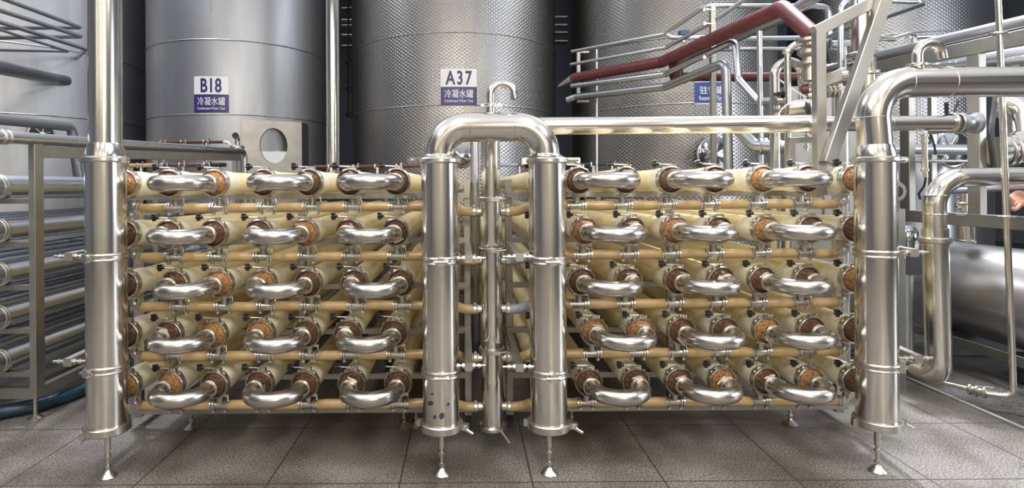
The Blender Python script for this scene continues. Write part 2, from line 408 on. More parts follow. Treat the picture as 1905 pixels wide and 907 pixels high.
# tees and amber permeate hoses under each row
def tee_proto():
    t = thing('pipe_tee', '', 'pipe tee')
    MB().tube([V((0, 0, 0.083)), V((0, 0, 0))], 0.022, 16).tube([V((-0.05, 0, 0)), V((0.05, 0, 0))], 0.026, 18).build('tee_body', CAST, t)
    b = MB().band((0, 0, 0.062), (0, 0, 1), 0.021, 0.037, 0.014, 20); b.box((0.045, -0.006, 0.062), (0.024, 0.014, 0.016)); b.bar((0.05, -0.008, 0.06), (0.058, -0.022, 0.03), 0.006, 0.012); b.build('union_clamp', CLAMP, t)
    for s_ in (-1, 1):
        b = MB().band((0.037*s_, 0, 0), (1, 0, 0), 0.025, 0.034, 0.013, 20).band((0.053*s_, 0, 0), (1, 0, 0), 0.0285, 0.033, 0.012, 20)
        b.box((0.037*s_, -0.006, -0.036), (0.016, 0.02, 0.014)); b.tube([V((0.037*s_, -0.018, -0.038)), V((0.037*s_, 0.01, -0.038))], 0.004, 8)
        b.build('hose_clamp', CLAMP, t)
    return t
tp = tee_proto(); first = True
ZH = [z-0.155 for z in ZR]
def elbow(loc, sgn, lb, g):
    t = thing('pipe_elbow', lb, 'pipe elbow', loc, g); o = V(loc)
    MB().tube(fillet([o+V((0, 0, 0.083)), o+V((0, 0, 0)), o+V((sgn*0.05, 0, 0))], 0.04), 0.024, 16).build('elbow_body', CAST, t)
    MB().band(o+V((0, 0, 0.062)), (0, 0, 1), 0.021, 0.037, 0.014, 20).box(o+V((-sgn*0.045, -0.006, 0.062)), (0.024, 0.014, 0.016)).build('union_clamp', CLAMP, t)
    MB().band(o+V((sgn*0.04, 0, 0)), (1, 0, 0), 0.022, 0.034, 0.013, 20).band(o+V((sgn*0.056, 0, 0)), (1, 0, 0), 0.0285, 0.033, 0.012, 20).build('hose_clamp', CLAMP, t)
for side in 'LR':
    bank = 'left rack' if side == 'L' else 'right rack'
    hd0, hd1 = ('far-left header', 'spotted header') if side == 'L' else ('centre-right header', 'far-right header')
    for i in range(5):
        xs = TX[side][i]
        for j in range(8):
            who = 'behind the %s' % (hd0 if j == 0 else hd1) if j in (0, 7) else ('%s from the %s' % ((ORD[j], hd0) if j < 4 else (ORD[7-j], hd1)))
            loc = (xs[j], YT, ZH[i]); g = 'hose fittings of the '+bank
            if (side == 'L' and j == 0) or (side == 'R' and j == 7):
                elbow(loc, 1 if side == 'L' else -1, 'cast steel elbow turning the amber hose line up, %s of %s' % (ROWW[i], bank), g); continue
            lb = 'cast steel hose tee %s, %s of %s' % (who, ROWW[i], bank)
            if first: first = False; tp.location = loc; tp['label'] = lb; tp['group'] = g
            else: copy_tree(tp, loc, lb, g)
        for j in range(7):
            a, b = xs[j]+0.046, xs[j+1]-0.046
            who = 'beginning at the %s' % hd0 if j == 0 else ('ending at the %s' % hd1 if j == 6 else ('%s from the %s' % ((ORD[j], hd0) if j < 4 else (ORD[6-j], hd1))))
            sag = random.uniform(-0.004, 0.003)
            pts = [V((a+(b-a)*q/6, YT+random.uniform(-0.001, 0.001), ZH[i]+sag*math.sin(PI*q/6))) for q in range(7)]
            tag(MB().tube(pts, 0.0300, 18).build('amber_hose', HOSE), 'amber hose segment %s, under the %s of %s' % (who, ROWW[i], bank), 'hose', 'amber hose segments of the '+bank)

# centre column with its hose ports
CXc = PX(914, 3.62, 500)
t = thing('collector_column', 'slim steel collector column standing between the two centre headers', 'steel pipe', (CXc, 3.62, 0.11))
ZT = 2.043
MB().tube([V((CXc, 3.62, 0.115)), V((CXc, 3.62, 1.565))], 0.068, 28).build('lower_pipe', STEEL, t)
MB().tube(fillet([V((CXc, 3.62, 1.565)), V((CXc, 3.62, ZT)), V((CXc+0.25, 3.80, ZT)), V((CXc+0.45, 3.80, ZT))], [0.11, 0.15]), 0.058, 24).build('upper_pipe', STEEL, t)
for py in (371, 466, 655):
    z = P(914, py, 3.55).z
    b = MB().band((CXc, 3.62, z), (0, 0, 1), 0.066, 0.082, 0.03)
    b.box((CXc+0.02, 3.535, z), (0.05, 0.02, 0.022)); b.tube([V((CXc+0.02, 3.53, z)), V((CXc+0.09, 3.55, z+0.002))], 0.007, 8)
    b.build('pipe_clamp', CLAMP, t)
b = MB().band((CXc, 3.62, 0.128), (0, 0, 1), 0.03, 0.086, 0.034).lathe([(0, 0.105), (0.07, 0.107), (0.07, 0.13)], (CXc, 3.62, 0), (0, 0, 1))
b.bar((CXc+0.05, 3.55, 0.125), (CXc+0.10, 3.53, 0.06), 0.012, 0.016).build('bottom_clamp', CLAMP, t)
for i in range(5):
    zp = ZH[i]-0.036
    for s_ in (-1, 1):
        b = MB().tube([V((CXc+s_*0.06, 3.62, zp)), V((CXc+s_*0.125, 3.615, zp))], 0.026, 18).band((CXc+s_*0.105, 3.615, zp), (1, 0, 0), 0.025, 0.034, 0.022).box((CXc+s_*0.105, 3.60, zp+0.038), (0.016, 0.02, 0.012))
        b.build('hose_port', CLAMP, t)
        x0, x1 = CXc+s_*0.088, (TX['L'][i][7]+0.046 if s_ < 0 else TX['R'][i][0]-0.046)
        pts = [V((x0, 3.615, zp)), V((x0+s_*0.07, 3.612, zp)), V(((x0+x1)/2+s_*0.03, 3.60, zp+0.014)), V((x1-s_*0.03, YT, ZH[i])), V((x1, YT, ZH[i]))]
        grey = s_ > 0 and i in (1, 2)
        lb = '%s hose bending from the slim column to the %s, %s' % ('blue-grey' if grey else 'amber', 'spotted header side' if s_ < 0 else 'centre-right header side', ROWW[i])
        tag(MB().tube(fillet(pts, 0.10, 5), 0.0295, 18).build('bent_hose', GHOSE if grey else HOSE), lb, 'hose', 'bent hoses at the slim column')

# rack frames
def rack_frame(x0, x1, xm, lb):
    t = thing('rack_frame', lb, 'rack frame', ((x0+x1)/2, YB, 0))
    for yy, vis in ((YB, 1), (6.1, 0), (8.2, 0)):
        for x in (x0, xm, x1):
            MB().box((x, yy, 0.10+0.775), (0.05, 0.05, 1.55), None, 0.004).build('post', FRAME, t)
        for i in range(5):
            z = ZR[i]-0.073-0.019
            MB().box(((x0+x1)/2, yy-0.043, z), (x1-x0+0.04, 0.035, 0.036), None, 0.003).build('bearer', FRAME, t)
        MB().box(((x0+x1)/2, yy-0.045, 0.135), (x1-x0+0.06, 0.04, 0.06), None, 0.003).build('base_beam', FRAME, t)
    for x in (x0, x1):
        MB().bar((x, YB-0.02, 1.665), (x, 8.2, 1.665), 0.05, 0.05).build('top_rail', FRAME, t)
        MB().bar((x, YB-0.02, 0.09), (x, 8.2, 0.09), 0.05, 0.05).build('bottom_rail', FRAME, t)
    for x in (x0+0.38, xm+0.7 if x0 < 0 else xm-0.7, x1-0.36):
        for yy in (YB-0.045, 8.15):
            b = MB().lathe([(0.0, 0.0), (0.050, 0.0), (0.052, 0.006), (0.040, 0.016), (0.016, 0.030), (0.012, 0.038), (0.0, 0.04)], (x, yy, 0), (0, 0, 1), 20)
            b.tube([V((x, yy, 0.03)), V((x, yy, 0.11))], 0.010, 10).hexa((x, yy, 0.06), (0, 0, 1), 0.017, 0.014)
            b.build('levelling_foot', CLAMP, t)
    return t
rack_frame(-2.27, 0.013, -1.13, 'square-tube steel frame carrying the left bank of cream tubes')
rack_frame(0.300, 2.58, 1.42, 'square-tube steel frame carrying the right bank of cream tubes')

# ------------------------------------------------------------------ headers
def foot(t, x, y, ztop):
    b = MB().lathe([(0.0, 0.0), (0.045, 0.0), (0.048, 0.005), (0.046, 0.010), (0.022, 0.030), (0.016, 0.042), (0.0, 0.044)], (x, y, 0), (0, 0, 1), 24)
    b.build('foot_disc', CLAMP, t)
    b = MB().tube([V((x, y, 0.038)), V((x, y, 0.16))], 0.010, 12).hexa((x, y, 0.062), (0, 0, 1), 0.018, 0.016).hexa((x, y, 0.125), (0, 0, 1), 0.018, 0.013)
    b.tube([V((x, y, 0.15)), V((x, y, ztop+0.01))], 0.0155, 14)
    b.build('foot_rod', CLAMP, t)
def header(name, label, x, side, zs, upper, azim, rows_x, spots=False):
    t = thing(name, label, 'steel header pipe', (x, YH, 0))
    zb, zt = 0.275, zs[0]
    MB().lathe([(0.0, zb-0.008), (0.098, zb-0.008), (0.1045, zb), (0.1045, zt-0.005), (0.10, zt)], (x, YH, 0), (0, 0, 1), 40).build('header_body', STEEL, t)
    # bottom clamp
    b = MB().band((x, YH, zb+0.012), (0, 0, 1), 0.10, 0.122, 0.046, 40)
    ca, sa = math.cos(azim[0]), math.sin(azim[0])
    o = V((x+0.135*ca, YH+0.135*sa, zb+0.012))
    b.box(o, (0.05, 0.03, 0.036), Matrix.Rotation(azim[0], 3, 'Z')); b.tube([o+V((0, -0.03, 0)), o+V((0, 0.03, 0))], 0.009, 8)
    b.bar(o+V((0.012*ca, -0.02, -0.01)), o+V((0.05*ca, -0.03, -0.03)), 0.012, 0.018)
    b.box(V((x-0.128*ca, YH-0.128*sa, zb+0.012)), (0.03, 0.022, 0.04), Matrix.Rotation(azim[0], 3, 'Z'))
    b.build('bottom_clamp', CLAMP, t)
    for q, z in enumerate(zs[1:]):
        b = MB().ring((x, YH, z+0.014), (0, 0, 1), 0.106, 0.008, 40).ring((x, YH, z-0.014), (0, 0, 1), 0.106, 0.008, 40).band((x, YH, z), (0, 0, 1), 0.10, 0.110, 0.03, 40)
        a = azim[1]; o = V((x+0.118*math.cos(a), YH+0.118*math.sin(a), z))
        b.box(o, (0.03, 0.036, 0.044), Matrix.Rotation(a, 3, 'Z')); M = Matrix.Rotation(a, 3, 'Z')
        b.tube([o+M @ V((0.01, -0.04, 0)), o+M @ V((0.01, 0.04, 0))], 0.008, 8); b.hexa(o+M @ V((0.01, 0.034, 0)), M @ V((0, 1, 0)), 0.014, 0.012)
        b.build('body_clamp', CLAMP, t)
    z = zs[0]
    b = MB().band((x, YH, z), (0, 0, 1), 0.08, 0.121, 0.034, 40)
    a = azim[2]; M = Matrix.Rotation(a, 3, 'Z'); o = V((x, YH, z))+M @ V((0.15, 0, 0))
    b.box(o, (0.075, 0.026, 0.034), M); b.tube([o+M @ V((0.02, -0.03, 0)), o+M @ V((0.02, 0.03, 0))], 0.009, 8); b.hexa(o+M @ V((0.02, -0.026, 0)), M @ V((0, 1, 0)), 0.016, 0.014)
    b.bar(o+M @ V((0.02, -0.03, 0)), o+M @ V((-0.04, -0.05, 0.0)), 0.012, 0.014)
    o2 = V((x, YH, z))+M @ V((-0.128, 0, 0)); b.box(o2, (0.03, 0.03, 0.036), M)
    b.build('top_clamp', CLAMP, t)
    foot(t, x, YH, zb-0.008)
    for i in range(5):
        xx = rows_x[i]
        b = MB().lathe([(0.047, YF), (0.047, YH+0.09), (0.058, YH+0.078)], (xx, 0, ZR[i]), (0, 1, 0), 20)
        b.band((xx, YF-0.006, ZR[i]), (0, 1, 0), 0.046, 0.060, 0.02, 24)
        b.bar((xx+side*0.05, YF-0.02, ZR[i]-0.02), (xx+side*0.062, YF-0.02, ZR[i]+0.035), 0.012, 0.014)
        b.build('inlet_stub', CLAMP, t)
    if spots:
        for (px, py, w_, h_) in ((804, 733, 5, 4), (800.5, 751, 11.5, 9), (834, 752, 4.5, 7), (809, 775, 6, 8), (822, 772.5, 10, 12)):
            Yf = YH-0.1; pc = P(px, py, Yf); a0 = math.asin(max(-1, min(1, (pc.x-x)/0.1045)))
            vs = []; nn = 14
            for rr in (0.1046, 0.1062):
                for q in range(nn):
                    an = 2*PI*q/nn; du = R(w_/2, Yf)*math.cos(an)/0.1045/max(0.4, math.cos(a0)); dz = R(h_/2, Yf)*math.sin(an)
                    vs.append(V((x+rr*math.sin(a0+du), YH-rr*math.cos(a0+du), pc.z+dz+0.2*du*0.1)))
            b = MB().add(vs, [tuple(range(nn-1, -1, -1)), tuple(range(nn, 2*nn))]+[(q, (q+1) % nn, nn+(q+1) % nn, nn+q) for q in range(nn)])
            lab(b.build('spot', STAIN, t), 'dark oval spot')
    upper(t, x)
    return t
HX = [PX(198, YH, 500), PX(819, YH, 500), PX(1019, YH, 500), PX(1630, YH, 520)]
zc = lambda px, py: P(px, py, YH).z
def up_left(t, x):
    z = zc(198, 297)
    MB().lathe([(0.104, z+0.016), (0.103, z+0.034), (0.088, z+0.085), (0.086, z+0.092)], (x, YH, 0), (0, 0, 1), 40).build('reducer', STEEL, t)
    MB().tube([V((x, YH, z+0.085)), V((x+0.008, YH, 4.6))], 0.0855, 40).ring((x, YH, z+0.09), (0, 0, 1), 0.0855, 0.003).build('riser_pipe', STEEL, t)
def up_none(t, x): pass
def up_right(t, x):
    z = zc(1626, 297)
    MB().lathe([(0.104, z+0.016), (0.103, z+0.034), (0.088, z+0.078), (0.086, z+0.085)], (x, YH, 0), (0, 0, 1), 40).build('reducer', STEEL, t)
    za = P(1760, 153, YH).z; x0 = x-0.03
    MB().tube(fillet([V((x, YH, z+0.078)), V((x0, YH, za)), V((x+2.6, YH, za))], 0.20, 14), 0.0855, 40).build('outlet_pipe', STEEL, t)
    for xx, ax, o in ((0, (0, 0, 1), V((x0+0.006, YH, za-0.20))), (0, (1, 0, 0), V((x0+0.20, YH, za))), (0, (1, 0, 0), V((PX(1762, YH), YH, za)))):
        MB().ring(o, ax, 0.0858, 0.0025, 40).build('weld_bead', SEAM, t)
    return za
header('header_pipe', 'tall steel header at far left with a riser going up out of view', HX[0], 1, [zc(198, 297), zc(198, 476), zc(198, 682)], up_left, (-1.9, -1.95, PI-0.35), TX['L'][0][:1]*5)
header('header_pipe', 'steel header left of centre with dark oval spots near its foot', HX[1], 1, [zc(815, 299), zc(819, 482), zc(819, 690)], up_none, (-0.25, -1.5, PI+0.5), [TX['L'][0][7]]*5, True)
header('header_pipe', 'unspotted steel header right of centre under the right end of the arch', HX[2], -1, [zc(1014, 299), zc(1019, 482), zc(1019, 690)], up_none, (-0.2, -1.5, 0.0), [TX['R'][0][0]]*5)
header('header_pipe', 'steel header at far right whose top elbows over to the right', HX[3], -1, [zc(1626, 297), zc(1630, 470), zc(1635, 677)], up_right, (0.0, -0.75, 0.15), [TX['R'][0][7]]*5)

# arch between the centre headers
zt = zc(815, 299); za = P(915, 236, YH).z
xa, xb = HX[1], HX[2]-0.012
t = thing('arch_pipe', 'polished steel arch pipe joining the two centre headers at the top', 'pipe arch', ((xa+xb)/2, YH, zt))
arc_pts = fillet([V((xa, YH, zt+0.03)), V((xa, YH, za)), V((xb, YH, za)), V((xb, YH, zt+0.03))], 0.175, 16)
MB().tube(arc_pts, 0.0835, 40).build('arch_body', STEEL, t)
for x, s_ in ((xa, -1), (xb, 1)): MB().lathe([(0.104, zt+0.016), (0.103, zt+0.022), (0.086, zt+0.032), (0.084, zt+0.036)], (x, YH, 0), (0, 0, 1), 40).build('flared_end', STEEL, t)
for x in (xa+0.177, xb-0.177): MB().ring((x, YH, za), (1, 0, 0), 0.0838, 0.0025, 40).build('weld_bead', SEAM, t)
def gooseneck(px, pyb, py_cl, py_c, rad_px, r_px, label, Y, back=0.0):
    o = P(px, pyb, Y); r = R(r_px, Y); rad = R(rad_px, Y)
    zcl, zcn = P(px, py_cl, Y).z, P(px, py_c, Y).z
    t = thing('gooseneck_vent', label, 'vent pipe', o)
    MB().tube([V((o.x, Y, o.z-0.01)), V((o.x, Y, zcl))], r*1.15, 20).build('stub', STEEL, t)
    pts = [V((o.x, Y, zcl)), V((o.x, Y, zcn))]+[V((o.x+rad-rad*math.cos(a), Y, zcn+rad*math.sin(a))) for a in [PI*q/16 for q in range(1, 16)]]+[V((o.x+2*rad, Y, zcn)), V((o.x+2*rad+0.004, Y, zcn-0.018))]
    b = MB().tube(pts, r, 20, caps=False)
    inner = MB().tube(pts[-3:], r*0.86, 20, caps=True)
    b.build('bent_pipe', STEEL, t); lab(inner.build('open_mouth', RUBBER, t), 'dark open mouth')
    b = MB().band((o.x, Y, zcl), (0, 0, 1), r*0.9, r*1.75, 0.018, 24)
    b.box((o.x+r*2.1, Y-0.005, zcl), (0.03, 0.016, 0.016)); b.tube([V((o.x+r*2.2, Y-0.025, zcl+0.003)), V((o.x+r*2.2, Y+0.02, zcl))], 0.006, 8); b.box((o.x-r*2.0, Y-0.005, zcl), (0.022, 0.014, 0.014))
    b.build('vent_clamp', CLAMP, t)
gooseneck(913, 208, 196, 178, 22, 7.5, 'small steel gooseneck vent standing on top of the centre arch', YH)
gooseneck(1707, 128, 121, 104, 22.5, 9, 'small steel gooseneck vent on the far-right outlet pipe', YH)

# arms from the frames to the header clamps
def arm(px, pz, xpost, Yb, label, xs):
    o = P(px, pz, YH-0.04)
    t = thing('header_bracket', label, 'bracket', o, 'square-tube brackets holding the headers')
    MB().bar((o.x, YH-0.07, o.z), (xpost, Yb, o.z), 0.045, 0.045).build('arm', FRAME, t)
    for s_ in xs:
        b = MB().tube([V((o.x+s_*0.02, YH-0.045, o.z)), V((o.x+s_*0.095, YH-0.045, o.z))], 0.008, 10)
        b.hexa((o.x+s_*0.030, YH-0.045, o.z), (1, 0, 0), 0.017, 0.014); b.hexa((o.x+s_*0.058, YH-0.045, o.z), (1, 0, 0), 0.014, 0.016)
        b.build('bolt', CLAMP, t)
arm(872, 480, 0.013, YB-0.03, 'square steel bracket arm between spotted header and slim column, upper', (-1, 1))
arm(872, 679, 0.013, YB-0.03, 'square steel bracket arm between spotted header and slim column, lower', (-1, 1))
arm(966, 477, 0.300, YB-0.03, 'square steel bracket arm between slim column and right-hand centre header, upper', (-1, 1))
arm(966, 681, 0.300, YB-0.03, 'square steel bracket arm between slim column and right-hand centre header, lower', (-1, 1))
arm(134, 476, -2.27, YB-0.03, 'upper bracket block on the left side of the far-left header', (-1, 1))
arm(132, 671, -2.27, YB-0.03, 'lower bracket block on the left side of the far-left header', (-1, 1))
arm(1694, 469, 2.62, YB-0.03, 'upper bracket block on the right side of the far-right header', (-1, 1))
arm(1702, 665, 2.62, YB-0.03, 'lower bracket block on the right side of the far-right header', (-1, 1))

# long horizontal pipe to the right
t = thing('long_pipe', 'long polished steel pipe running right from behind the centre arch', 'steel pipe', (2.0, 3.80, ZT))
MB().tube([V((CXc+0.4, 3.80, ZT)), V((PX(1512, 3.8), 3.80, ZT))], 0.058, 32).build('pipe_run', STEEL, t)
MB().tube([V((PX(1512, 3.8), 3.80, ZT)), V((PX(1775, 3.8), 3.80, ZT))], 0.050, 28).build('reduced_run', STEEL, t)
for px, rr in ((1512, 0.066), (1655, 0.0515), (1772, 0.068), (1784, 0.066)):
    MB().band((PX(px, 3.8), 3.80, ZT), (1, 0, 0), 0.045, rr, 0.02 if rr > 0.06 else 0.006, 32).build('pipe_flange', CLAMP, t)
MB().tube(fillet([V((PX(1784, 3.8), 3.80, ZT)), V((PX(1808, 3.8), 3.80, ZT)), V((PX(1808, 3.8), 4.1, ZT))], 0.05), 0.05, 24).build('valve_body', DULL, t)

# ------------------------------------------------------------------ tanks
def hit(px, py, cx, cy, rad):
    d = P(px, py, 1.0)-V((0, 0, H)); dx, dy = d.x, d.y
    a = dx*dx+dy*dy; b = -2*(dx*cx+dy*cy); c = cx*cx+cy*cy-rad*rad
    D = b*b-4*a*c
    s_ = (-b-math.sqrt(max(0, D)))/(2*a)
    return V((dx*s_, dy*s_, H+d.z*s_))
def tank(label, cx, cy, rad, m, seam_pys, seam_px, top=7.6, verts=()):
    t = thing('storage_tank', label, 'storage tank', (cx, cy, 0), 'storage tanks behind the racks')
    MB().lathe([(0.0, 0.35), (rad*0.9, 0.30), (rad, 0.42), (rad, top), (rad*0.35, top+0.5), (0.0, top+0.52)], (cx, cy, 0), (0, 0, 1), 128).build('tank_shell', m, t)
    MB().lathe([(0.0, 0.0), (rad*0.93, 0.0), (rad*0.93, 0.36), (0.0, 0.36)], (cx, cy, 0), (0, 0, 1), 64).build('tank_skirt', FRAME, t)
    for py in seam_pys:
        z = hit(seam_px, py, cx, cy, rad).z
        MB().ring((cx, cy, z), (0, 0, 1), rad+0.001, 0.012, 128, 6).build('weld_seam', SEAM, t)
    for (px, y0, y1) in verts:
        a, b = hit(px, y0, cx, cy, rad), hit(px, y1, cx, cy, rad); b.x, b.y = a.x, a.y
        MB().tube([a, b], 0.007, 6).build('weld_seam', SEAM, t)
    return t
T1 = (-8.16, 10.37, 2.2); T2 = (-4.21, 10.77, 1.56); T3 = (-0.2, 11.5, 2.01); T4 = (4.0, 11.18, 1.87); T5 = (8.25, 11.3, 1.63)
D3, D4, D5 = dimple_mat('dimpled_tank_a', (0.36, 0.35, 0.34), T3[2]), dimple_mat('dimpled_tank_b', (0.29, 0.28, 0.27), T4[2]), dimple_mat('dimpled_tank_c', (0.38, 0.38, 0.39), T5[2])
tk1 = tank('smooth steel tank at far left behind the grey rails', *T1, TANKM, (96, 219), 140)
tk2 = tank('smooth steel tank carrying the B18 sign', *T2, TANKM, (75, 213), 440, verts=((392, -60, 75),))
tk3 = tank('dimpled steel tank carrying the A37 sign', *T3, D3, (60, 195), 850)
tk4 = tank('dimpled steel tank behind the red pipe, carrying a blue retention sign', *T4, D4, (70, 193), 1250)
tk5 = tank('dimpled steel tank at far right behind the sloping beam', *T5, D5, (60,), 1700)

def curved(bm_pts, cx, cy, rad, phi, z0):
    out = []
    for q in bm_pts:
        a = phi+q.x/rad; rr = rad+q.z
        out.append(V((cx+rr*math.sin(a), cy-rr*math.cos(a), z0+q.y)))
    return out
def plate(u0, u1, v0, v1, w0, w1, n=10):
    b = MB(); vs, fs = [], []
    for i in range(n+1):
        u = u0+(u1-u0)*i/n
        vs += [V((u, v0, w0)), V((u, v1, w0)), V((u, v1, w1)), V((u, v0, w1))]
    for i in range(n):
        for q in range(4):
            fs.append((i*4+q, i*4+(q+1) % 4, i*4+4+(q+1) % 4, i*4+4+q))
    fs += [(3, 2, 1, 0), (n*4, n*4+1, n*4+2, n*4+3)]
    return b.add(vs, fs)
def text_mb(s, w_, h_, u, v, w0, bold=0.0, spacing=1.0):
    cu = bpy.data.curves.new('lettering', 'FONT'); cu.body = s; cu.size = 1; cu.extrude = 0.004; cu.offset = bold; cu.space_character = spacing
    cu.resolution_u = 4
    o = bpy.data.objects.new('lettering', cu); C.objects.link(o)
    bpy.context.view_layer.update()
    dg = bpy.context.evaluated_depsgraph_get()
    me = bpy.data.meshes.new_from_object(o.evaluated_get(dg))
    vs = [V(q.co) for q in me.vertices]; fs = [tuple(p.vertices) for p in me.polygons]
    bpy.data.objects.remove(o); bpy.data.curves.remove(cu)
    bpy.data.meshes.remove(me)
    b = MB()
    if not vs: return b
    x0, x1 = min(q.x for q in vs), max(q.x for q in vs); y0, y1 = min(q.y for q in vs), max(q.y for q in vs)
    z0, z1 = min(q.z for q in vs), max(q.z for q in vs)
    out = [V((u-w_/2+(q.x-x0)/(x1-x0)*w_, v-h_/2+(q.y-y0)/(y1-y0)*h_, w0+(q.z-z0)/(z1-z0+1e-9)*0.003)) for q in vs]
    return b.add(out, fs)
def sign(T, x0, x1, y0, y1, label, big, cn, en, blue, ymid=None):
    cx, cy, rad = T
    hc = hit((x0+x1)/2, (y0+y1)/2, *T); Yc = hc.y
    phi = math.atan2(hc.x-cx, -(hc.y-cy)); z0 = hc.z
    ps = 1.0/F*Yc
    lr = math.atan2((x0+x1)/2-CX, F)
    W = (x1-x0)*ps*math.cos(lr)/max(0.5, math.cos(phi-(-lr)) if False else 1); Hh = (y1-y0)*ps
    t = thing('tank_sign', label, 'sign', hc)
    def put(b, name, m): b.v = curved(b.v, cx, cy, rad, phi, z0); return b.build(name, m, t)
    if big:
        put(plate(-W/2, W/2, -Hh/2, Hh/2, 0.002, 0.012), 'white_panel', SWHITE)
        put(plate(-W/2, W/2, -Hh/2, 0.0, 0.012, 0.015), 'blue_panel', blue)
        put(text_mb(big, W*(0.60 if big[0] == 'B' else 0.74), Hh*0.40, 0, Hh*0.25, 0.0122, 0.024, 1.05 if big[0] == 'B' else 1.25), 'lettering', INK)
        put(text_mb(cn, W*0.80, Hh*0.235, 0, -Hh*0.19, 0.0152, 0.004), 'lettering', SWHITE)
        put(text_mb(en, W*0.80, Hh*0.075, 0, -Hh*0.385, 0.0152, 0.004), 'lettering', SWHITE)
    else:
        put(plate(-W/2, W/2, -Hh/2, Hh/2, 0.002, 0.012), 'blue_panel', blue)
        for a in (-1, 1): put(plate(-W/2, W/2, a*Hh/2-0.008, a*Hh/2+0.008, 0.012, 0.014), 'white_border', SWHITE)
        put(text_mb(cn, W*0.72, Hh*0.36, 0, Hh*0.12, 0.0122, 0.004), 'lettering', SWHITE)
        put(text_mb(en, W*0.74, Hh*0.20, 0, -Hh*0.24, 0.0122, 0.004), 'lettering', SWHITE)
sign(T2, 359, 427, 142, 209, 'white over dark blue sign reading B18 on the smooth tank', 'B18', '\u51b7\u51dd\u6c34\u7f50', 'Condensate Water Tank', SBLUE)
sign(T3, 820, 887, 128, 195, 'white over dark blue sign reading A37 on the dimpled tank', 'A37', '\u51b7\u51dd\u6c34\u7f50', 'Condensate Water Tank', SBLUE)
sign(T4, 1290, 1358, 152, 193, 'blue retention tank sign half hidden behind a post', None, '\u9a7b\u7559\u7f50', 'Retention Tank', SBLUE2)

# manway box on the B18 tank
hc = hit(499, 280, *T2); Yc = hit(448, 280, *T2).y-0.03
o0, o1 = P(450, 222, Yc), P(547, 330, Yc)
ce = P(500, 269, Yc); er, ez = R(22.5, Yc), R(33.5, Yc)
t = thing('manway_box', 'square steel manway box with an oval opening on the B18 tank', 'manway box', V((ce.x, Yc, 1.2)))
SLP = 0.85*(hit(547, 280, *T2).y-hit(450, 280, *T2).y)/(o1.x-o0.x)
def shear(b):
    for q in b.v: q.y += (q.x-o0.x)*SLP
    return b
nn = 48; b = MB(); vs = []; fs = []
x0, x1, z0, z1 = o0.x, o1.x, 1.25, o0.z
for yy in (Yc, Yc+0.03):
    for q in range(nn):
        a = 2*PI*q/nn; vs.append(V((ce.x+er*math.cos(a), yy, ce.z+ez*math.sin(a))))
    for q in range(nn):
        a = 2*PI*q/nn; c, s_ = math.cos(a), math.sin(a); m_ = max(abs(c), abs(s_)); c, s_ = c/m_, s_/m_
        vs.append(V((ce.x+(c*(x1-ce.x) if c > 0 else c*(ce.x-x0)), yy, ce.z+(s_*(z1-ce.z) if s_ > 0 else s_*(ce.z-z0)))))
for q in range(nn):
    q2 = (q+1) % nn
    fs += [(q, q2, nn+q2, nn+q), (2*nn+q, 3*nn+q, 3*nn+q2, 2*nn+q2), (q, 2*nn+q, 2*nn+q2, q2), (nn+q, nn+q2, 3*nn+q2, 3*nn+q)]
b.add(vs, fs)
b.box((x0+0.01, Yc+0.30, (z0+z1)/2), (0.02, 0.54, z1-z0)).box((x1-0.01, Yc+0.35, (z0+z1)/2), (0.02, 0.64, z1-z0)).box(((x0+x1)/2, Yc+0.30, z1-0.01), (x1-x0, 0.54, 0.02))
shear(b).build('front_panel', FRAME, t)
b = MB(); vs = []; fs = []
for yy, sc in ((Yc+0.02, 1.0), (Yc+0.60, 0.98)):
    for q in range(nn):
        a = 2*PI*q/nn; vs.append(V((ce.x+er*sc*math.cos(a), yy, ce.z+ez*sc*math.sin(a))))
fs = [(q, (q+1) % nn, nn+(q+1) % nn, nn+q) for q in range(nn)]+[tuple(nn+q for q in range(nn))]
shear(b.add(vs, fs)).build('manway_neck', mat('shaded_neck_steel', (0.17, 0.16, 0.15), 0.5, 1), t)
b = MB(); vs = []
for yy, top in ((Yc+0.03, -0.42), (Yc+0.56, -0.15)):
    for q in range(17):
        a = PI+0.35+(PI-0.7)*q/16; vs.append(V((ce.x+er*0.985*math.cos(a), yy, ce.z+ez*0.985*math.sin(a))))
    vs.append(V((ce.x, yy, ce.z+ez*top+0.03)))
b.add(vs, [tuple(range(17, -1, -1)), tuple(range(18, 36))]+[(q, (q+1) % 18, 18+(q+1) % 18, 18+q) for q in range(18)])
lab(shear(b).build('foam_fill', FOAM, t), 'white foam lying in the opening')

# round hatches on tanks
def hatch(T, px, py, rx, label, m, cat='tank hatch'):
    h = hit(px, py, *T); n_ = V((h.x-T[0], h.y-T[1], 0)).normalized(); r = R(rx, h.y)
    t = thing('tank_hatch', label, cat, h)
    o = h-n_*0.03
    MB().lathe([(r*0.9, 0.0), (r*0.9, 0.10)], o, n_, 36).build('hatch_neck', FRAME, t)
    MB().lathe([(r, 0.10), (r, 0.125), (r*0.85, 0.14), (0, 0.17)], o, n_, 36).build('hatch_lid', m, t)
    MB().ring(o+n_*0.11, n_, r*1.02, 0.018, 36).build('hatch_ring', CLAMP, t)
    u = V((-n_.y, n_.x, 0))
    b = MB()
    for q in range(3):
        a = PI*q/3+0.3; d = u*math.cos(a)+V((0, 0, 1))*math.sin(a); b.tube([o+n_*0.16-d*r*0.7, o+n_*0.16+d*r*0.7], 0.010, 8)
    b.lathe([(0.03, 0.13), (0.03, 0.20), (0, 0.2)], o, n_, 12).build('hatch_handle', CLAMP, t)
hatch(T4, 1325, 288, 31, 'round shiny hatch low on the tank with the blue sign', GLASS)
hatch(T3, 858, 290, 19, 'round hatch on the A37 tank seen through the arch', GLASS)
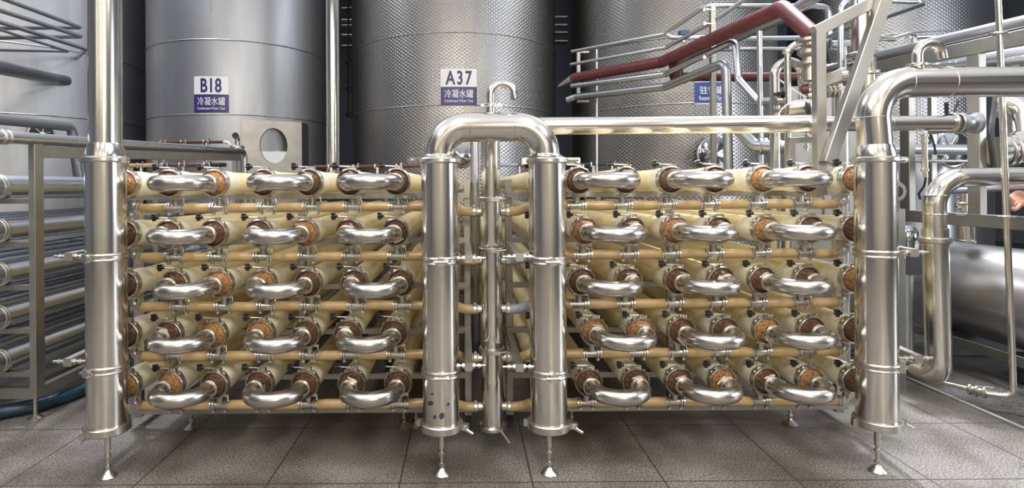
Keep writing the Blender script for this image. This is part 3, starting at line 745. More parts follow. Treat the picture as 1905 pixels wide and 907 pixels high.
hatch(T1, 75, 250, 19, 'round dark hatch low on the far-left tank', RUBBER)

# ------------------------------------------------------------------ left rack and left pipes
XF, YP = -3.07, 4.05
t = thing('rack_frame', 'grey rectangular-tube frame at far left around the steel tubes', 'rack frame', (XF, YP, 0))
def bmz(Y): return 1.874+(Y-4.1)*0.037
MB().box((XF, YP+0.045, (0.16+bmz(YP)+0.10)/2), (0.047, 0.09, bmz(YP)+0.10-0.16), None, 0.003).build('post', FRAME, t)
MB().bar((XF-0.003, YP+0.09, bmz(YP)+0.043), (XF-0.003, 7.8, bmz(7.8)+0.043), 0.046, 0.086, bev=0.003).build('top_beam', FRAME, t)
MB().bar((XF-0.003, YP+0.09, 0.195), (XF-0.003, 8.2, 0.195), 0.046, 0.075, bev=0.003).build('bottom_beam', FRAME, t)
for Y in (5.25, 5.78, 7.75):
    MB().box((XF-0.05, Y, (0.16+bmz(Y))/2+0.0), (0.05, 0.05, bmz(Y)-0.16), None, 0.003).build('post', FRAME, t)
for Y in (YP+0.045, 6.2, 8.1):
    for i in range(5):
        MB().box((XF-0.75, Y, ZR[i]-0.115), (1.45, 0.05, 0.036), None, 0.003).build('bearer', FRAME, t)
MB().box((XF-0.75, YP+0.045, 0.195), (1.45, 0.06, 0.075), None, 0.003).build('bottom_beam', FRAME, t)
for Y in (YP+0.06, 6.2, 8.1):
    for x in (XF-0.03, XF-1.4):
        MB().lathe([(0, 0), (0.05, 0), (0.05, 0.008), (0.014, 0.03), (0.012, 0.16), (0, 0.16)], (x, Y, 0), (0, 0, 1), 14).build('levelling_foot', CLAMP, t)
def lr_proto():
    t = thing('steel_membrane_tube', '', 'steel tube')
    MB().lathe([(0, 0), (0.082, 0), (0.084, 0.01), (0.084, 4.4), (0, 4.42)], (0, 0, 0), (0, 1, 0), 28).build('tube_shell', LRACK, t)
    MB().ring((0, 0.10, 0), (0, 1, 0), 0.084, 0.007, 28).ring((0, 0.13, 0), (0, 1, 0), 0.084, 0.006, 28).build('clamp_ring', CLAMP, t)
    return t
lp = lr_proto(); first = True
for i in range(5):
    for q, x in enumerate((-3.31, -3.62, -3.93, -4.24)):
        lb = 'grey steel membrane tube in the far-left rack, %s, %s' % (ROWW[i], ['nearest the header', 'second column in', 'third column in', 'deepest column'][q])
        loc = (x, 3.92, ZR[i]-0.012)
        if first: first = False; lp.location = loc; lp['label'] = lb; lp['group'] = 'steel tubes of the far-left rack'
        else: copy_tree(lp, loc, lb, 'steel tubes of the far-left rack')
# sloped pipe lying on the top beam
zz = lambda Y: bmz(Y)+0.086+0.044
t = thing('sloping_pipe', 'grey pipe lying along the top beam of the far-left frame', 'steel pipe', (XF, 3.5, zz(3.5)))
MB().tube(fillet([V((XF, 3.2, zz(3.2))), V((XF, 7.95, zz(7.95))), V((XF+0.02, 7.98, 1.2))], 0.10), 0.043, 20).build('pipe_run', LRACK, t)
MB().ring((XF, 3.78, zz(3.78)), (0, 1, 0), 0.045, 0.008, 24).ring((XF, 3.83, zz(3.83)), (0, 1, 0), 0.045, 0.006, 24).build('pipe_clamp', CLAMP, t)
pipe('elbow_pipe', DULL, 'grey pipe bending down in front of the far-left tank', 'steel pipe', [P(0, 222, 5.54)*2.6-P(133, 236, 6.56)*1.6, P(0, 222, 5.54), P(133, 236, 6.56), P(146, 330, 6.75)], 0.052, 0.10)
# rails on the far left tank
def ext(pts, first=True, last=False):
    pts = [V(p) for p in pts]
    if first: pts[0] = pts[0]+(pts[0]-pts[1])*0.9
    if last: pts[-1] = pts[-1]+(pts[-1]-pts[-2])*0.9
    return pts
def rails(name, label, pts, r):
    pts = ext(pts, True, pts[-1].x < -5.5 and len(pts) == 3 and abs(pts[-1].y-pts[1].y) < 0.01)
    return tag(MB().tube(fillet(pts, 0.03, 4), r, 10).build(name, DULL), label, 'rail', 'grey rails at upper left')
YL = 7.9
rails('rail_pipe', 'topmost bent grey rail in front of the far-left tank', [P(-60, -27, 6.4), P(150, 51, YL), P(-60, 53, YL)], 0.028)
rails('rail_pipe', 'second bent grey rail from the top before the far-left tank', [P(-60, 0, 6.4), P(152, 68, YL), P(-60, 71, YL)], 0.028)
rails('rail_pipe', 'third grey rail, ending in a stub fixed to the far-left tank', [P(-60, 22, 6.4), P(160, 91, YL), hit(133, 105, *T1)+V((0.02, 0.1, 0))], 0.028)
rails('rail_pipe', 'thin lowest bent grey rail before the far-left tank', [P(-60, 36, 6.5), P(128, 96, YL+0.1), P(-60, 92, YL+0.1)], 0.018)
hh = hit(105, 147, *T1)
pipe('nozzle_pipe', DULL, 'thick grey nozzle pipe sticking out of the far-left tank', 'steel pipe', ext([hh+V((0.05, 0.15, 0)), P(102, 147, hh.y-0.1), P(-40, 117, 6.3)], False, True), 0.088)

# blue hose on the floor at left
hp = [P(-60, 781, 3.95), P(0, 770, 4.1), P(60, 764, 4.2), P(110, 752, 4.35), P(165, 737, 4.6), P(240, 722, 5.0), P(300, 716, 5.6)]
hp = [V((q.x, q.y, 0.052)) for q in hp]
tag(MB().tube(fillet(hp, 0.4, 4), [0.05]*len(fillet(hp, 0.4, 4)), 14).build('floor_hose', BHOSE), 'dark blue hose lying on the floor under the far-left frame', 'hose')

# ------------------------------------------------------------------ sampling hoses along the back of the racks
def sample_line(name, label, Y, py, segs, joints, r=0.030, drop=None):
    z = P((segs[0][0]+segs[-1][1])/2, py, Y).z
    t = thing(name, label, 'hose line', (PX(segs[0][0], Y, py), Y, z))
    for (a, b_, m) in segs:
        MB().tube([V((PX(a, Y, py), Y, z)), V((PX(b_, Y, py), Y, z))], r, 14).build('hose_piece', m, t)
    for j in joints:
        x = PX(j, Y, py)
        b = MB().band((x-0.035, Y, z), (1, 0, 0), r*0.9, r*1.35, 0.02, 16).band((x+0.035, Y, z), (1, 0, 0), r*0.9, r*1.35, 0.02, 16).tube([V((x-0.05, Y, z)), V((x+0.05, Y, z))], r*0.95, 12)
        b.tube([V((x, Y, z)), V((x, Y, z-0.10 if drop is None else z-drop))], r*0.8, 12).box((x+0.04, Y-0.02, z+r*1.5), (0.02, 0.03, 0.02))
        b.build('hose_joint', WHITE if m is SHOSE and random.random() < 0.5 else CLAMP, t)
    return t
sample_line('sample_hose', 'red-brown hose line with clamps in front of the B18 tank', 8.3, 264, [(290, 311, SHOSE), (311, 345, SHOSE), (345, 380, SHOSE), (380, 416, SHOSE)], [304, 342, 384], 0.024, 0.55)
sample_line('sample_hose', 'amber and black hose line under the far-left top beam', 7.2, 307, [(233, 262, HOSE), (262, 305, HOSE), (305, 340, SHOSE), (340, 388, SHOSE), (388, 420, RUBBER)], [262, 308, 340, 386], 0.026, 0.35)
sample_line('sample_hose', 'red-brown hose line at the foot of the tall centre pipe', 8.4, 309, [(585, 615, SHOSE), (615, 660, SHOSE), (660, 705, SHOSE), (705, 745, SHOSE), (745, 782, SHOSE)], [616, 662, 702, 742], 0.024, 0.20)
sample_line('sample_hose', 'red-brown hose line behind the right rack', 8.4, 306, [(930, 962, GHOSE), (962, 1010, SHOSE), (1045, 1100, RUBBER), (1100, 1135, RUBBER), (1135, 1172, SHOSE)], [966, 1042, 1104, 1138], 0.026, 0.20)
pipe('thin_pipe', WHITE, 'white bent tube at the end of the hose before the B18 tank', 'pipe', [P(416, 264, 8.3), P(426, 264, 8.3), P(432, 280, 8.3)], 0.022, 0.07)
t = thing('sampling_pipe', 'upright steel pipe with a black open mouth beside the manway box', 'pipe', P(440, 330, 8.1))
MB().tube([P(441, 380, 8.1), P(441, 276, 8.1)], 0.06, 16).build('upright', DULL, t)
MB().band(P(441, 274, 8.1), (0, 0, 1), 0.03, 0.10, 0.05, 20).box(P(447, 274, 8.05), (0.06, 0.05, 0.05)).build('pipe_clamp', CLAMP, t)
MB().tube(fillet([P(441, 275, 8.1), P(442, 257, 8.1), P(438, 252, 7.98)], 0.06), 0.035, 14).tube([P(438.5, 252.3, 7.99), P(438, 252, 7.93)], 0.05, 16).build('neck', CLAMP, t)
MB().tube([P(438, 252, 7.935), P(438, 252, 7.92)], 0.046, 16).build('mouth', RUBBER, t)
pipe('standing_pipe', STEEL, 'tall steel pipe rising between the B18 and A37 tanks', 'steel pipe', [P(620, 345, 8.85), P(617.5, -200, 8.85)], 0.098, n=32)
pipe('standing_pipe', DULL, 'dull steel column standing behind the arch, left of the slim column', 'steel pipe', [V((PX(883, 5.6), 5.6, 0)), V((PX(883, 5.6), 5.6, 2.10))], 0.042, n=20)
# ladder and pipes in the dark gaps
t = thing('ladder_cage', 'dark ladder with hoops in the gap beside the A37 tank', 'ladder', P(652, 215, 12.2))
for px in (648, 656): MB().tube([P(px, 216, 12.2), P(px, -250, 12.2)], 0.018, 8).build('rail', RUBBER, t)
for py in (20, 118, 166, 214): MB().ring(P(652, py, 12.2), (0, 0.25, 1), 0.10, 0.012, 18, 6).build('hoop', RUBBER, t)
for q, py in enumerate((16, 38, 48, 66, 86)):
    pipe('wall_pipe', DULL if q % 2 == 0 else LRACK, 'horizontal grey pipe in the dark gap left of the A37 tank, %s from the top' % ORD[q], 'pipe', [P(636, py, 15), P(662, py, 15)], 0.05, group='pipes in the dark gap')
for q, py in enumerate((33, 48, 62, 78)):
    pipe('wall_pipe', DULL, 'horizontal grey pipe in the dark gap right of the A37 tank, %s from the top' % ORD[q], 'pipe', [P(1032, py, 15), P(1055, py, 15)], 0.06, group='pipes in the dark gap')

# ------------------------------------------------------------------ red pipe and stair rails on the right
def rv(Y): return 0.070
rp = [P(1040, 160, 8.9), P(1068, 145, 8.4), P(1232, 115, 7.1), P(1455, 14, 5.1), P(1515, 68, 4.75)]
t = thing('red_pipe', 'thick dark red pipe climbing to the right and dropping to the valve', 'red pipe', rp[1])
MB().tube(fillet(rp[1:], 0.10, 5), 0.070, 24).build('pipe_run', REDP, t)
lab(MB().tube([rp[0], rp[1]], [0.02, 0.066], 16).build('grey_end', DULL, t), 'tapered grey end')
MB().tube([P(1257, 108, 7.0), P(1258, 143, 7.0)], 0.082, 20).build('drop_leg', REDP, t)
pipe('red_pipe', REDP, 'straight horizontal dark red pipe below the climbing one', 'red pipe', [P(1250, 143, 7.0), P(1605, 143, 7.0)], 0.055, n=20)
RG = 'steel rails beside the red pipe'
pipe('stair_rail', LRACK, 'topmost thin steel rail above the red pipe', 'rail', [P(1064, 96, 8.3), P(1238, 63, 7.0), P(1312, 11, 6.4), P(1500, 11, 6.4)], 0.026, 0.10, RG, 12)
pipe('stair_rail', LRACK, 'second thin steel rail just above the red pipe', 'rail', [P(1062, 120, 8.3), P(1240, 88, 7.0), P(1330, 38, 6.3), P(1400, -12, 5.9)], 0.024, 0.10, RG, 12)
pipe('stair_rail', LRACK, 'looped rail end bulging right of the topmost rail', 'rail', [P(1240, 63, 6.95), P(1246, 70, 6.95), P(1300, 71, 6.95)], 0.024, 0.10, RG, 12)
pipe('stair_rail', LRACK, 'steel pipe under the red pipe bending down left of the thin post', 'rail', [P(1064, 160, 8.3), P(1238, 138, 7.0), P(1368, 74, 5.9), P(1374, 148, 5.8), P(1412, 190, 5.5), P(1445, 186, 5.3)], 0.036, 0.10, RG, 14)
pipe('stair_rail', DULL, 'lowest grey pipe under the red pipe, bending straight down', 'rail', [P(1056, 186, 8.4), P(1072, 180, 8.3), P(1238, 161, 7.0), P(1350, 116, 6.0), P(1356, 345, 6.0)], 0.048, 0.09, RG, 16)
pipe('under_pipe', DULL, 'dull grey pipe running close under the red pipe', 'pipe', [P(1262, 117, 7.3), P(1460, 30, 5.5), P(1530, -14, 5.1)], 0.055, n=16)
t = thing('rail_post', 'square steel post crossing in front of the retention sign', 'post', P(1326, 345, 6.3))
MB().bar(P(1328, 345, 6.3), P(1325, 12, 6.3), 0.055, 0.055, bev=0.003).build('post', FRAME, t)
for py in (18, 44, 106): MB().bar(P(1312, py, 6.28), P(1330, py, 6.28), 0.02, 0.02).tube([P(1310, py-3, 6.28), P(1310, py+4, 6.28)], 0.02, 8).build('rail_clip', CLAMP, t)
t = thing('rail_hanger', 'small steel bracket holding the left ends of the rails', 'bracket', P(1080, 190, 8.35))
MB().bar(P(1076, 97, 8.4), P(1076, 178, 8.4), 0.05, 0.05).build('upright', FRAME, t)
MB().bar(P(1074, 97, 8.4), P(1096, 97, 8.4), 0.03, 0.03).build('arm', FRAME, t); MB().bar(P(1074, 189, 8.4), P(1095, 189, 8.4), 0.08, 0.03).build('arm', FRAME, t)
pipe('thin_rod', LRACK, 'thin vertical steel rod left of the red pipe rails', 'rod', [P(1110, 92, 8.2), P(1110, 345, 8.2)], 0.017, n=10)
pipe('thin_rod', LRACK, 'vertical steel tube with a rounded top just right of the bent pipe', 'rod', [V((P(1417, 345, 5.4).x, 5.4, 0)), P(1413, 58, 5.4)], 0.025, n=12)
t = thing('blue_valve_head', 'small blue valve head above the red pipe', 'valve', P(1272, 68, 7.3))
MB().box(P(1272, 62, 7.3), (0.13, 0.10, 0.06), None, 0.02).build('cover', BLUEP, t); MB().tube([P(1272, 66, 7.3), P(1272, 80, 7.3)], 0.03, 12).build('stem', CLAMP, t)

# bracket frame standing on the right rack
YK = 3.66
xk = PX(1524, YK, 200)
t = thing('support_bracket', 'grey square-tube bracket with a long diagonal brace above the right rack', 'bracket', (xk, YK, 1.56))
ztop = P(1518, 50, YK).z
MB().box((xk, YK, (1.575+ztop-0.03)/2), (0.062, 0.062, ztop-0.03-1.575), None, 0.004).build('post', FRAME, t)
MB().bar((xk-0.03, YK, ztop-0.035), P(1660, -14, YK), 0.060, 0.075).build('top_bar', FRAME, t)
MB().bar(P(1540, 303, YK-0.06), P(1655, -30, YK-0.06), 0.075, 0.06, up=(0, 1, 0)).build('diagonal_brace', FRAME, t)
MB().bar((xk, YK, 1.575), (xk, YB-0.03, 1.575), 0.05, 0.04).build('foot_arm', FRAME, t)
t = thing('pipe_bracket', 'small angle bracket with bolts under the long pipe', 'bracket', P(1470, 318, 3.85))
MB().bar(P(1467, 262, 3.85), P(1521, 259, 3.85), 0.04, 0.045).build('cross_bar', FRAME, t)
MB().bar(P(1471, 262, 3.85), P(1471, 330, 3.85), 0.045, 0.045).build('upright', FRAME, t)
MB().tube([P(1501, 245, 3.85), P(1501, 280, 3.85)], 0.008, 8).hexa(P(1501, 253, 3.85), (0, 0, 1), 0.018, 0.014).hexa(P(1501, 273, 3.85), (0, 0, 1), 0.018, 0.014).build('bolt', CLAMP, t)

# valve group
YV = 4.7
t = thing('globe_valve', 'grey cast globe valve with a handwheel at the end of the red pipe', 'valve', P(1505, 118, YV))
q0 = P(1505, 100, YV)
b = MB()
b.lathe([(0.10, 0.0), (0.10, 0.025), (0.05, 0.03), (0.05, 0.06), (0.085, 0.09), (0.085, 0.12), (0.05, 0.16), (0.05, 0.185), (0.10, 0.19), (0.10, 0.215)], V((q0.x, q0.y, P(1505, 121, YV).z)), (0, 0, 1), 24)
b.build('valve_body', CAST, t)
hw = P(1540, 93, YV)
MB().tube([q0, hw], 0.022, 12).build('stem', CAST, t)
MB().ring(hw, (1, -0.75, 0.0), 0.080, 0.014, 28, 8).tube([hw-V((0, 0, 0.06)), hw+V((0, 0, 0.06))], 0.008, 8).tube([hw-V((0.04, 0.05, 0)), hw+V((0.04, 0.05, 0))], 0.008, 8).build('handwheel', RUBBER, t)
MB().tube([P(1505, 121, YV), P(1505, 150, YV)], 0.045, 16).build('outlet', CAST, t)
t = thing('small_valve', 'pair of small rusty valve fittings hanging below the globe valve', 'valve', P(1500, 180, 4.75))
for (px, py) in ((1497, 152), (1507, 155), (1497, 166), (1508, 178), (1502, 140)):
    MB().lathe([(0, -0.03), (0.035, -0.025), (0.04, 0), (0.035, 0.025), (0, 0.03)], P(px, py, 4.75), (1, -0.3, 0.2), 12).build('fitting', REDP if py == 166 else CAST, t)
MB().tube([P(1502, 148, 4.78), P(1502, 182, 4.78)], 0.022, 10).build('body', CAST, t)
pipe('u_pipe', STEEL, 'inverted U steel pipe behind the bracket post', 'pipe', [V((P(1442, 345, 4.95).x, 4.95, 0)), P(1441, 116, 4.95), P(1494, 116, 4.95), P(1495, 200, 4.95)], 0.042, 0.115, n=20)
t = thing('flanged_pipe', 'upright steel pipe with a collar, elbowing to the globe valve', 'pipe', P(1465, 345, 4.75))
MB().tube(fillet([V((P(1466, 345, 4.75).x, 4.75, 0)), P(1465, 83, 4.75), P(1502, 80, 4.72)], 0.09), 0.026, 18).build('pipe_run', STEEL, t)
MB().band(P(1465, 96, 4.75), (0, 0, 1), 0.02, 0.042, 0.028, 20).build('collar', CLAMP, t)
pipe('cross_rail', LRACK, 'upper thin horizontal rail behind the globe valve', 'rail', [P(1326, 73, 6.34), P(1545, 70, 6.34)], 0.026, n=10)
pipe('cross_rail', LRACK, 'lower thin horizontal rail behind the globe valve', 'rail', [P(1326, 92, 6.34), P(1600, 90, 6.34)], 0.022, n=10)
pipe('cross_rail', LRACK, 'thick horizontal rail right of the handwheel', 'rail', [P(1545, 83, 6.3), P(1620, 82, 6.3)], 0.045, n=12)
pipe('loop_rail', LRACK, 'hooked thin rail bending down above the handwheel', 'rail', [P(1490, 16, 6.4), P(1510, 11, 6.4), P(1542, 14, 6.4), P(1543, 72, 6.4)], 0.035, 0.09, n=12)
pipe('loop_rail', LRACK, 'hooked thin rail bending down beside the thick upright pipe', 'rail', [P(1600, 2, 5.6), P(1564, 1, 5.6), P(1564, 132, 5.6)], 0.026, 0.09, n=12)
pipe('loop_rail', LRACK, 'thin upright rod beside the hooked rail', 'rail', [P(1572, 88, 5.6), P(1573, 135, 5.6)], 0.016, n=10)
pipe('rail_slope', DULL, 'sloping dark thin pipe going up to the thick upright pipe', 'rail', [P(1540, 70, 6.3), P(1590, 46, 5.8)], 0.024, n=10)
pipe('rail_slope', DULL, 'sloping grey pipe beneath the handwheel', 'rail', [P(1522, 134, 6.0), P(1572, 118, 5.6)], 0.028, n=10)
t = thing('riser_pipe', 'thick upright steel pipe above the far-right header elbow', 'steel pipe', P(1600, 200, 5.2))
MB().tube([P(1600, -160, 5.2), P(1603, 102, 5.2)], 0.085, 28).build('upper_run', STEEL, t)
MB().band(P(1603, 103, 5.2), (0, 0, 1), 0.07, 0.12, 0.05, 28).build('pipe_clamp', CLAMP, t)
MB().tube([P(1612, 104, 5.2), P(1614, 345, 5.2)], 0.075, 24).build('lower_run', STEEL, t)
MB().band(P(1612, 137, 5.2), (0, 0, 1), 0.06, 0.105, 0.03, 28).box(P(1629, 135, 5.15), (0.05, 0.05, 0.05)).build('pipe_clamp', CLAMP, t)
t = thing('steel_cabinet', 'plain grey steel panel box behind the bracket', 'cabinet', (PX(1535, 5.6), 5.75, 0.0))
xc0, xc1, zc1 = PX(1462, 5.6), PX(1622, 5.6), P(1535, 160, 5.6).z
MB().box(((xc0+xc1)/2, 5.75, (zc1+0.4)/2), (xc1-xc0, 0.3, zc1-0.4), None, 0.01).build('box_body', FRAME, t)
for px in (1533, 1553): MB().box((PX(px, 5.6), 5.595, 1.9), (0.012, 0.012, zc1-1.0)).build('panel_edge', CLAMP, t)
for xx in (xc0+0.1, xc1-0.1): MB().box((xx, 5.75, 0.2), (0.06, 0.2, 0.42)).build('leg', FRAME, t)
pipe('cabinet_pipe', STEEL, 'thin vertical pipe before the grey panel box, right one', 'pipe', [P(1573, 240, 5.3), P(1573, 345, 5.3)], 0.02, n=10)
pipe('cabinet_pipe', STEEL, 'thin vertical pipe before the grey panel box, left one', 'pipe', [P(1563, 240, 5.3), P(1563, 345, 5.3)], 0.024, n=10)
t = thing('sloped_channel', 'small sloped steel channel under the handwheel', 'bracket', P(1550, 150, 5.0))
MB().bar(P(1533, 152, 5.0), P(1576, 135, 4.9), 0.05, 0.10).build('channel', FRAME, t); MB().lathe([(0, -0.03), (0.04, -0.02), (0.04, 0.02), (0, 0.03)], P(1574, 141, 4.85), (1, -1, 0), 14).build('end_knob', CAST, t)
t = thing('sampling_valve', 'steel sampling valve left of the diagonal brace', 'valve', P(1560, 172, 4.9))
MB().tube([P(1538, 171, 4.9), P(1566, 170, 4.9)], 0.03, 14).tube([P(1561, 171, 4.9), P(1561, 156, 4.9)], 0.026, 14).build('body', CAST, t)
for px in (1541, 1549, 1557): MB().band(P(px, 170.7, 4.9), (1, 0, 0), 0.02, 0.05, 0.02, 14).build('nut', CAST, t)
MB().tube([P(1566, 170, 4.9), V((P(1566, 170, 4.9).x, 4.9, 0))], 0.05, 14).build('drain_tube', FRAME, t)
t = thing('actuator', 'horizontal cylindrical valve actuator above the long pipe', 'valve actuator', P(1480, 202, 4.3))
MB().lathe([(0, 0), (0.045, 0), (0.05, 0.01), (0.05, 0.11), (0.056, 0.115), (0.056, 0.15), (0, 0.155)], P(1466, 203, 4.35), (1, -0.35, 0.05), 24).build('cylinder', CAST, t)
lab(MB().lathe([(0, 0), (0.046, 0), (0.046, 0.02), (0, 0.022)], P(1500, 200, 4.22), (1, -0.35, 0.05), 20).build('end_disc', RUBBER, t), 'dark end disc')
MB().tube([P(1466, 204, 4.36), P(1441, 206, 4.9)], 0.02, 10).build('mount', CAST, t)
t = thing('hand_valve', 'small valve with a black star handle on the inverted U pipe', 'valve', P(1450, 185, 4.75))
MB().tube([P(1442, 188, 4.8), P(1460, 187, 4.8)], 0.036, 14).tube([P(1450, 187, 4.8), P(1450, 178, 4.8)], 0.012, 8).build('body', CAST, t)
b = MB(); star(b, P(1450, 175, 4.8), (0, 0, 1), 0.022, 0.045, 0.03); star(b, P(1456, 178, 4.8), (1, 0, 0), 0.02, 0.04, 0.02); b.build('handle', BLACK, t)
pipe('thin_cable', CABLE, 'thin white cable sagging from the inverted U pipe to the small valves', 'cable', [P(1447, 145, 4.92), P(1470, 165, 4.65), P(1500, 181, 4.74)], 0.006, 0.2, n=6)
pipe('thin_cable', CABLE, 'thin white cable curving over the actuator', 'cable', [P(1450, 209, 4.25), P(1462, 194, 4.2), P(1485, 187, 4.2), P(1515, 186, 4.3)], 0.006, 0.2, n=6)
t = thing('check_valve_pipe', 'grey pipe with a ribbed coupling below the long pipe', 'pipe', P(1420, 275, 5.2))
MB().tube(fillet([P(1366, 234, 5.4), P(1405, 271, 5.2), P(1450, 273, 5.0), P(1456, 273, 5.0), P(1470, 273, 4.95)], [0.12, 0.1, 0.1]), 0.055, 20).build('pipe_run', DULL, t)
for px, rr in ((1415, 0.072), (1423, 0.078), (1440, 0.07), (1446, 0.078)): MB().band(P(px, 272, 5.15 if px < 1430 else 5.05), (1, -0.2, 0), 0.05, rr, 0.035, 24).build('coupling_ring', DULL, t)

# ------------------------------------------------------------------ right hand frame, drum, pipes
XG = 4.2
def yg(px): return XG*F/(px-CX)
t = thing('rack_frame', 'tall grey rectangular-tube frame at far right under the sloping beam', 'rack frame', (XG, 4.7, 0))
zb0, zb1 = 2.70, 2.755
def gz(Y): return 2.70+(Y-4.68)*0.061
MB().bar((XG+0.03, 3.2, gz(3.2)+0.06), (XG+0.03, 6.4, gz(6.4)+0.06), 0.06, 0.12).build('sloping_beam', FRAME, t)
for px in (1692, 1823):
    Y = yg(px)
    MB().box((XG+0.03, Y+0.06, (gz(Y)+1.38)/2), (0.06, 0.12, gz(Y)-1.38), None, 0.004).build('post', FRAME, t)
for Y in (3.5, 6.32): MB().box((XG+0.03, Y, gz(Y)/2), (0.06, 0.10, gz(Y)), None, 0.004).build('post', FRAME, t)
MB().box((5.15, 6.3, gz(6.1)/2), (0.06, 0.06, gz(6.1)), None, 0.004).build('post', FRAME, t)
MB().bar((XG+0.028, 3.2, 1.334), (XG+0.028, 6.4, 1.334), 0.058, 0.106).build('middle_beam', FRAME, t)
t = thing('sloping_pipe', 'thick grey pipe lying along the sloping beam at far right', 'steel pipe', (XG+0.06, 4.7, 2.82))
sz = lambda Y: gz(Y)+0.12+0.057
MB().tube([V((XG+0.06, 3.2, sz(3.2))), V((XG+0.06, 6.1, sz(6.1)))], 0.058, 28).build('pipe_run', LRACK, t)
MB().tube(fillet([V((XG+0.06, 6.1, sz(6.1))), V((XG+0.06, 6.5, sz(6.1))), V((XG-0.30, 6.6, sz(6.1)-0.05))], 0.15), 0.058, 24).build('bent_end', STEEL, t)
MB().ring((XG+0.06, 6.08, sz(6.08)), (0, 1, 0), 0.062, 0.010, 24).build('pipe_clamp', CLAMP, t)
# drum
DX, DZ, DR = 4.86, 0.63, 0.43
t = thing('steel_drum', 'large horizontal steel drum lying at far right behind the bent pipe', 'horizontal tank', (DX, 5.0, 0))
MB().lathe([(0, 4.34), (0.2, 4.35), (0.36, 4.40), (DR, 4.50), (DR, 5.98), (0.39, 6.04), (0.2, 6.08), (0, 6.09)], (DX, 0, DZ), (0, 1, 0), 64).build('drum_shell', DRUM, t)
MB().ring((DX, 5.98, DZ), (0, 1, 0), DR+0.001, 0.004, 64, 6).ring((DX, 4.5, DZ), (0, 1, 0), DR+0.001, 0.004, 64, 6).build('weld_seam', SEAM, t)
for Y in (4.7, 5.5): MB().box((DX, Y, 0.12), (0.6, 0.10, 0.24)).build('saddle', RUBBER, t)
lab(MB().bar((DX-0.40, 4.3, 0.20), (DX-0.40, 6.0, 0.20), 0.012, 0.09).build('base_strip', FRAME, t), 'plain base strip')
# bent flanged pipe
YE = 4.36
t = thing('bent_flanged_pipe', 'steel pipe with a flange in front of the drum, bent at top and bottom', 'steel pipe', P(1747, 700, YE))
xe = PX(1746, YE, 550)
zt_ = P(1800, 330, YE).z; zb_ = 0.165
MB().tube(fillet([V((xe-0.0, 6.8, zb_)), V((xe, YE, zb_)), V((xe-0.025, YE, 1.3))], 0.12), 0.084, 28).build('lower_run', STEEL, t)
MB().tube(fillet([V((xe-0.025, YE, 1.28)), V((xe-0.03, YE, zt_)), V((xe+1.1, YE, zt_))], 0.22, 12), 0.075, 28).build('upper_run', STEEL, t)
MB().band((xe-0.025, YE, P(1742, 446, YE).z), (0, 0, 1), 0.07, 0.105, 0.045, 32).build('flange', CLAMP, t)
for py in (398, 363): MB().ring((xe-0.026, YE, P(1742, py, YE).z), (0, 0, 1), 0.075, 0.006, 28).build('weld_bead', CLAMP, t)
MB().bar(V((xe+0.08, YE-0.06, P(1742, 399, YE).z)), V((xe+0.15, YE-0.06, P(1742, 399, YE).z)), 0.02, 0.02).build('clamp_bolt', CLAMP, t)
# thin slanted pipe
YS = 4.12
t = thing('thin_standing_pipe', 'thin slanting steel pipe from floor to ceiling at far right', 'pipe', P(1885, 735, YS))
s0 = P(1886, 742, YS); s1 = P(1853, -100, YS)
s0.z = 0.10
MB().tube(fillet([V((s0.x-0.13, YS+0.08, 0.10)), s0, s1], 0.06), 0.021, 16).build('pipe_run', STEEL, t)
for py in (63, 405):
    f_ = (py+100)/842.0; o = s1.lerp(s0, f_)
    MB().band(o, (0, 0, 1), 0.018, 0.045, 0.016, 20).bar(o+V((-0.07, 0, 0)), o+V((0.08, 0, 0)), 0.012, 0.012).build('pipe_clamp', CLAMP, t)
t = thing('floor_valve', 'small steel valve on the thin floor pipe at lower right', 'valve', (s0.x-0.2, YS+0.12, 0.06))
e0 = V((s0.x-0.12, YS+0.075, 0.10)); e1 = V((s0.x-0.62, YS+0.9, 0.10))
d = (e1-e0).normalized()
MB().tube([e0, e0+d*0.10], 0.03, 14).build('body', CAST, t)
for q in (0.015, 0.06, 0.10): MB().band(e0+d*q, d, 0.02, 0.042, 0.02, 18).build('nut', CAST, t)
MB().bar(e0+d*0.05+V((0, 0, 0.03)), e0+d*0.01+V((0.02, -0.05, 0.05)), 0.012, 0.02).build('lever', CLAMP, t)
tag(MB().tube([e0+d*0.10, e1+d*1.2], 0.018, 12).build('floor_pipe', STEEL), 'thin steel pipe running along the floor to the small valve', 'pipe')
for q, px in enumerate((1835,)):
    pass
# equipment between the frames
YQ = 5.0
pipe('header_line', LRACK, 'horizontal grey pipe behind the far-right frame posts', 'pipe', [P(1655, 277, 5.9), P(1905, 279, 5.9)], 0.055, n=20)
pipe('header_line', STEEL, 'thin bright horizontal pipe under the grey one at far right', 'pipe', [P(1655, 299, 5.9), P(1905, 300, 5.9)], 0.018, n=12)
pipe('header_line', DULL, 'horizontal pipe low behind the bent flanged pipe', 'pipe', [P(1755, 352, 5.6), P(1905, 345, 5.6)], 0.05, n=16)
t = thing('dome_lid', 'shiny round domed lid behind the far-right frame', 'lid', P(1765, 290, 6.3))
MB().lathe([(0.21, 0), (0.20, 0.03), (0.15, 0.09), (0.07, 0.125), (0, 0.13)], P(1768, 275, 6.4), (0.1, -1, 0.15), 36).build('dome', GLASS, t)
MB().ring(P(1768, 275, 6.4), (0.1, -1, 0.15), 0.215, 0.016, 36).build('rim', CLAMP, t)
b = MB(); o = P(1768, 272, 6.25)
for q in range(3): a = PI*q/3; b.tube([o-V((0.14*math.cos(a), 0, 0.14*math.sin(a))), o+V((0.14*math.cos(a), 0, 0.14*math.sin(a)))], 0.009, 8)
b.build('spokes', CLAMP, t)
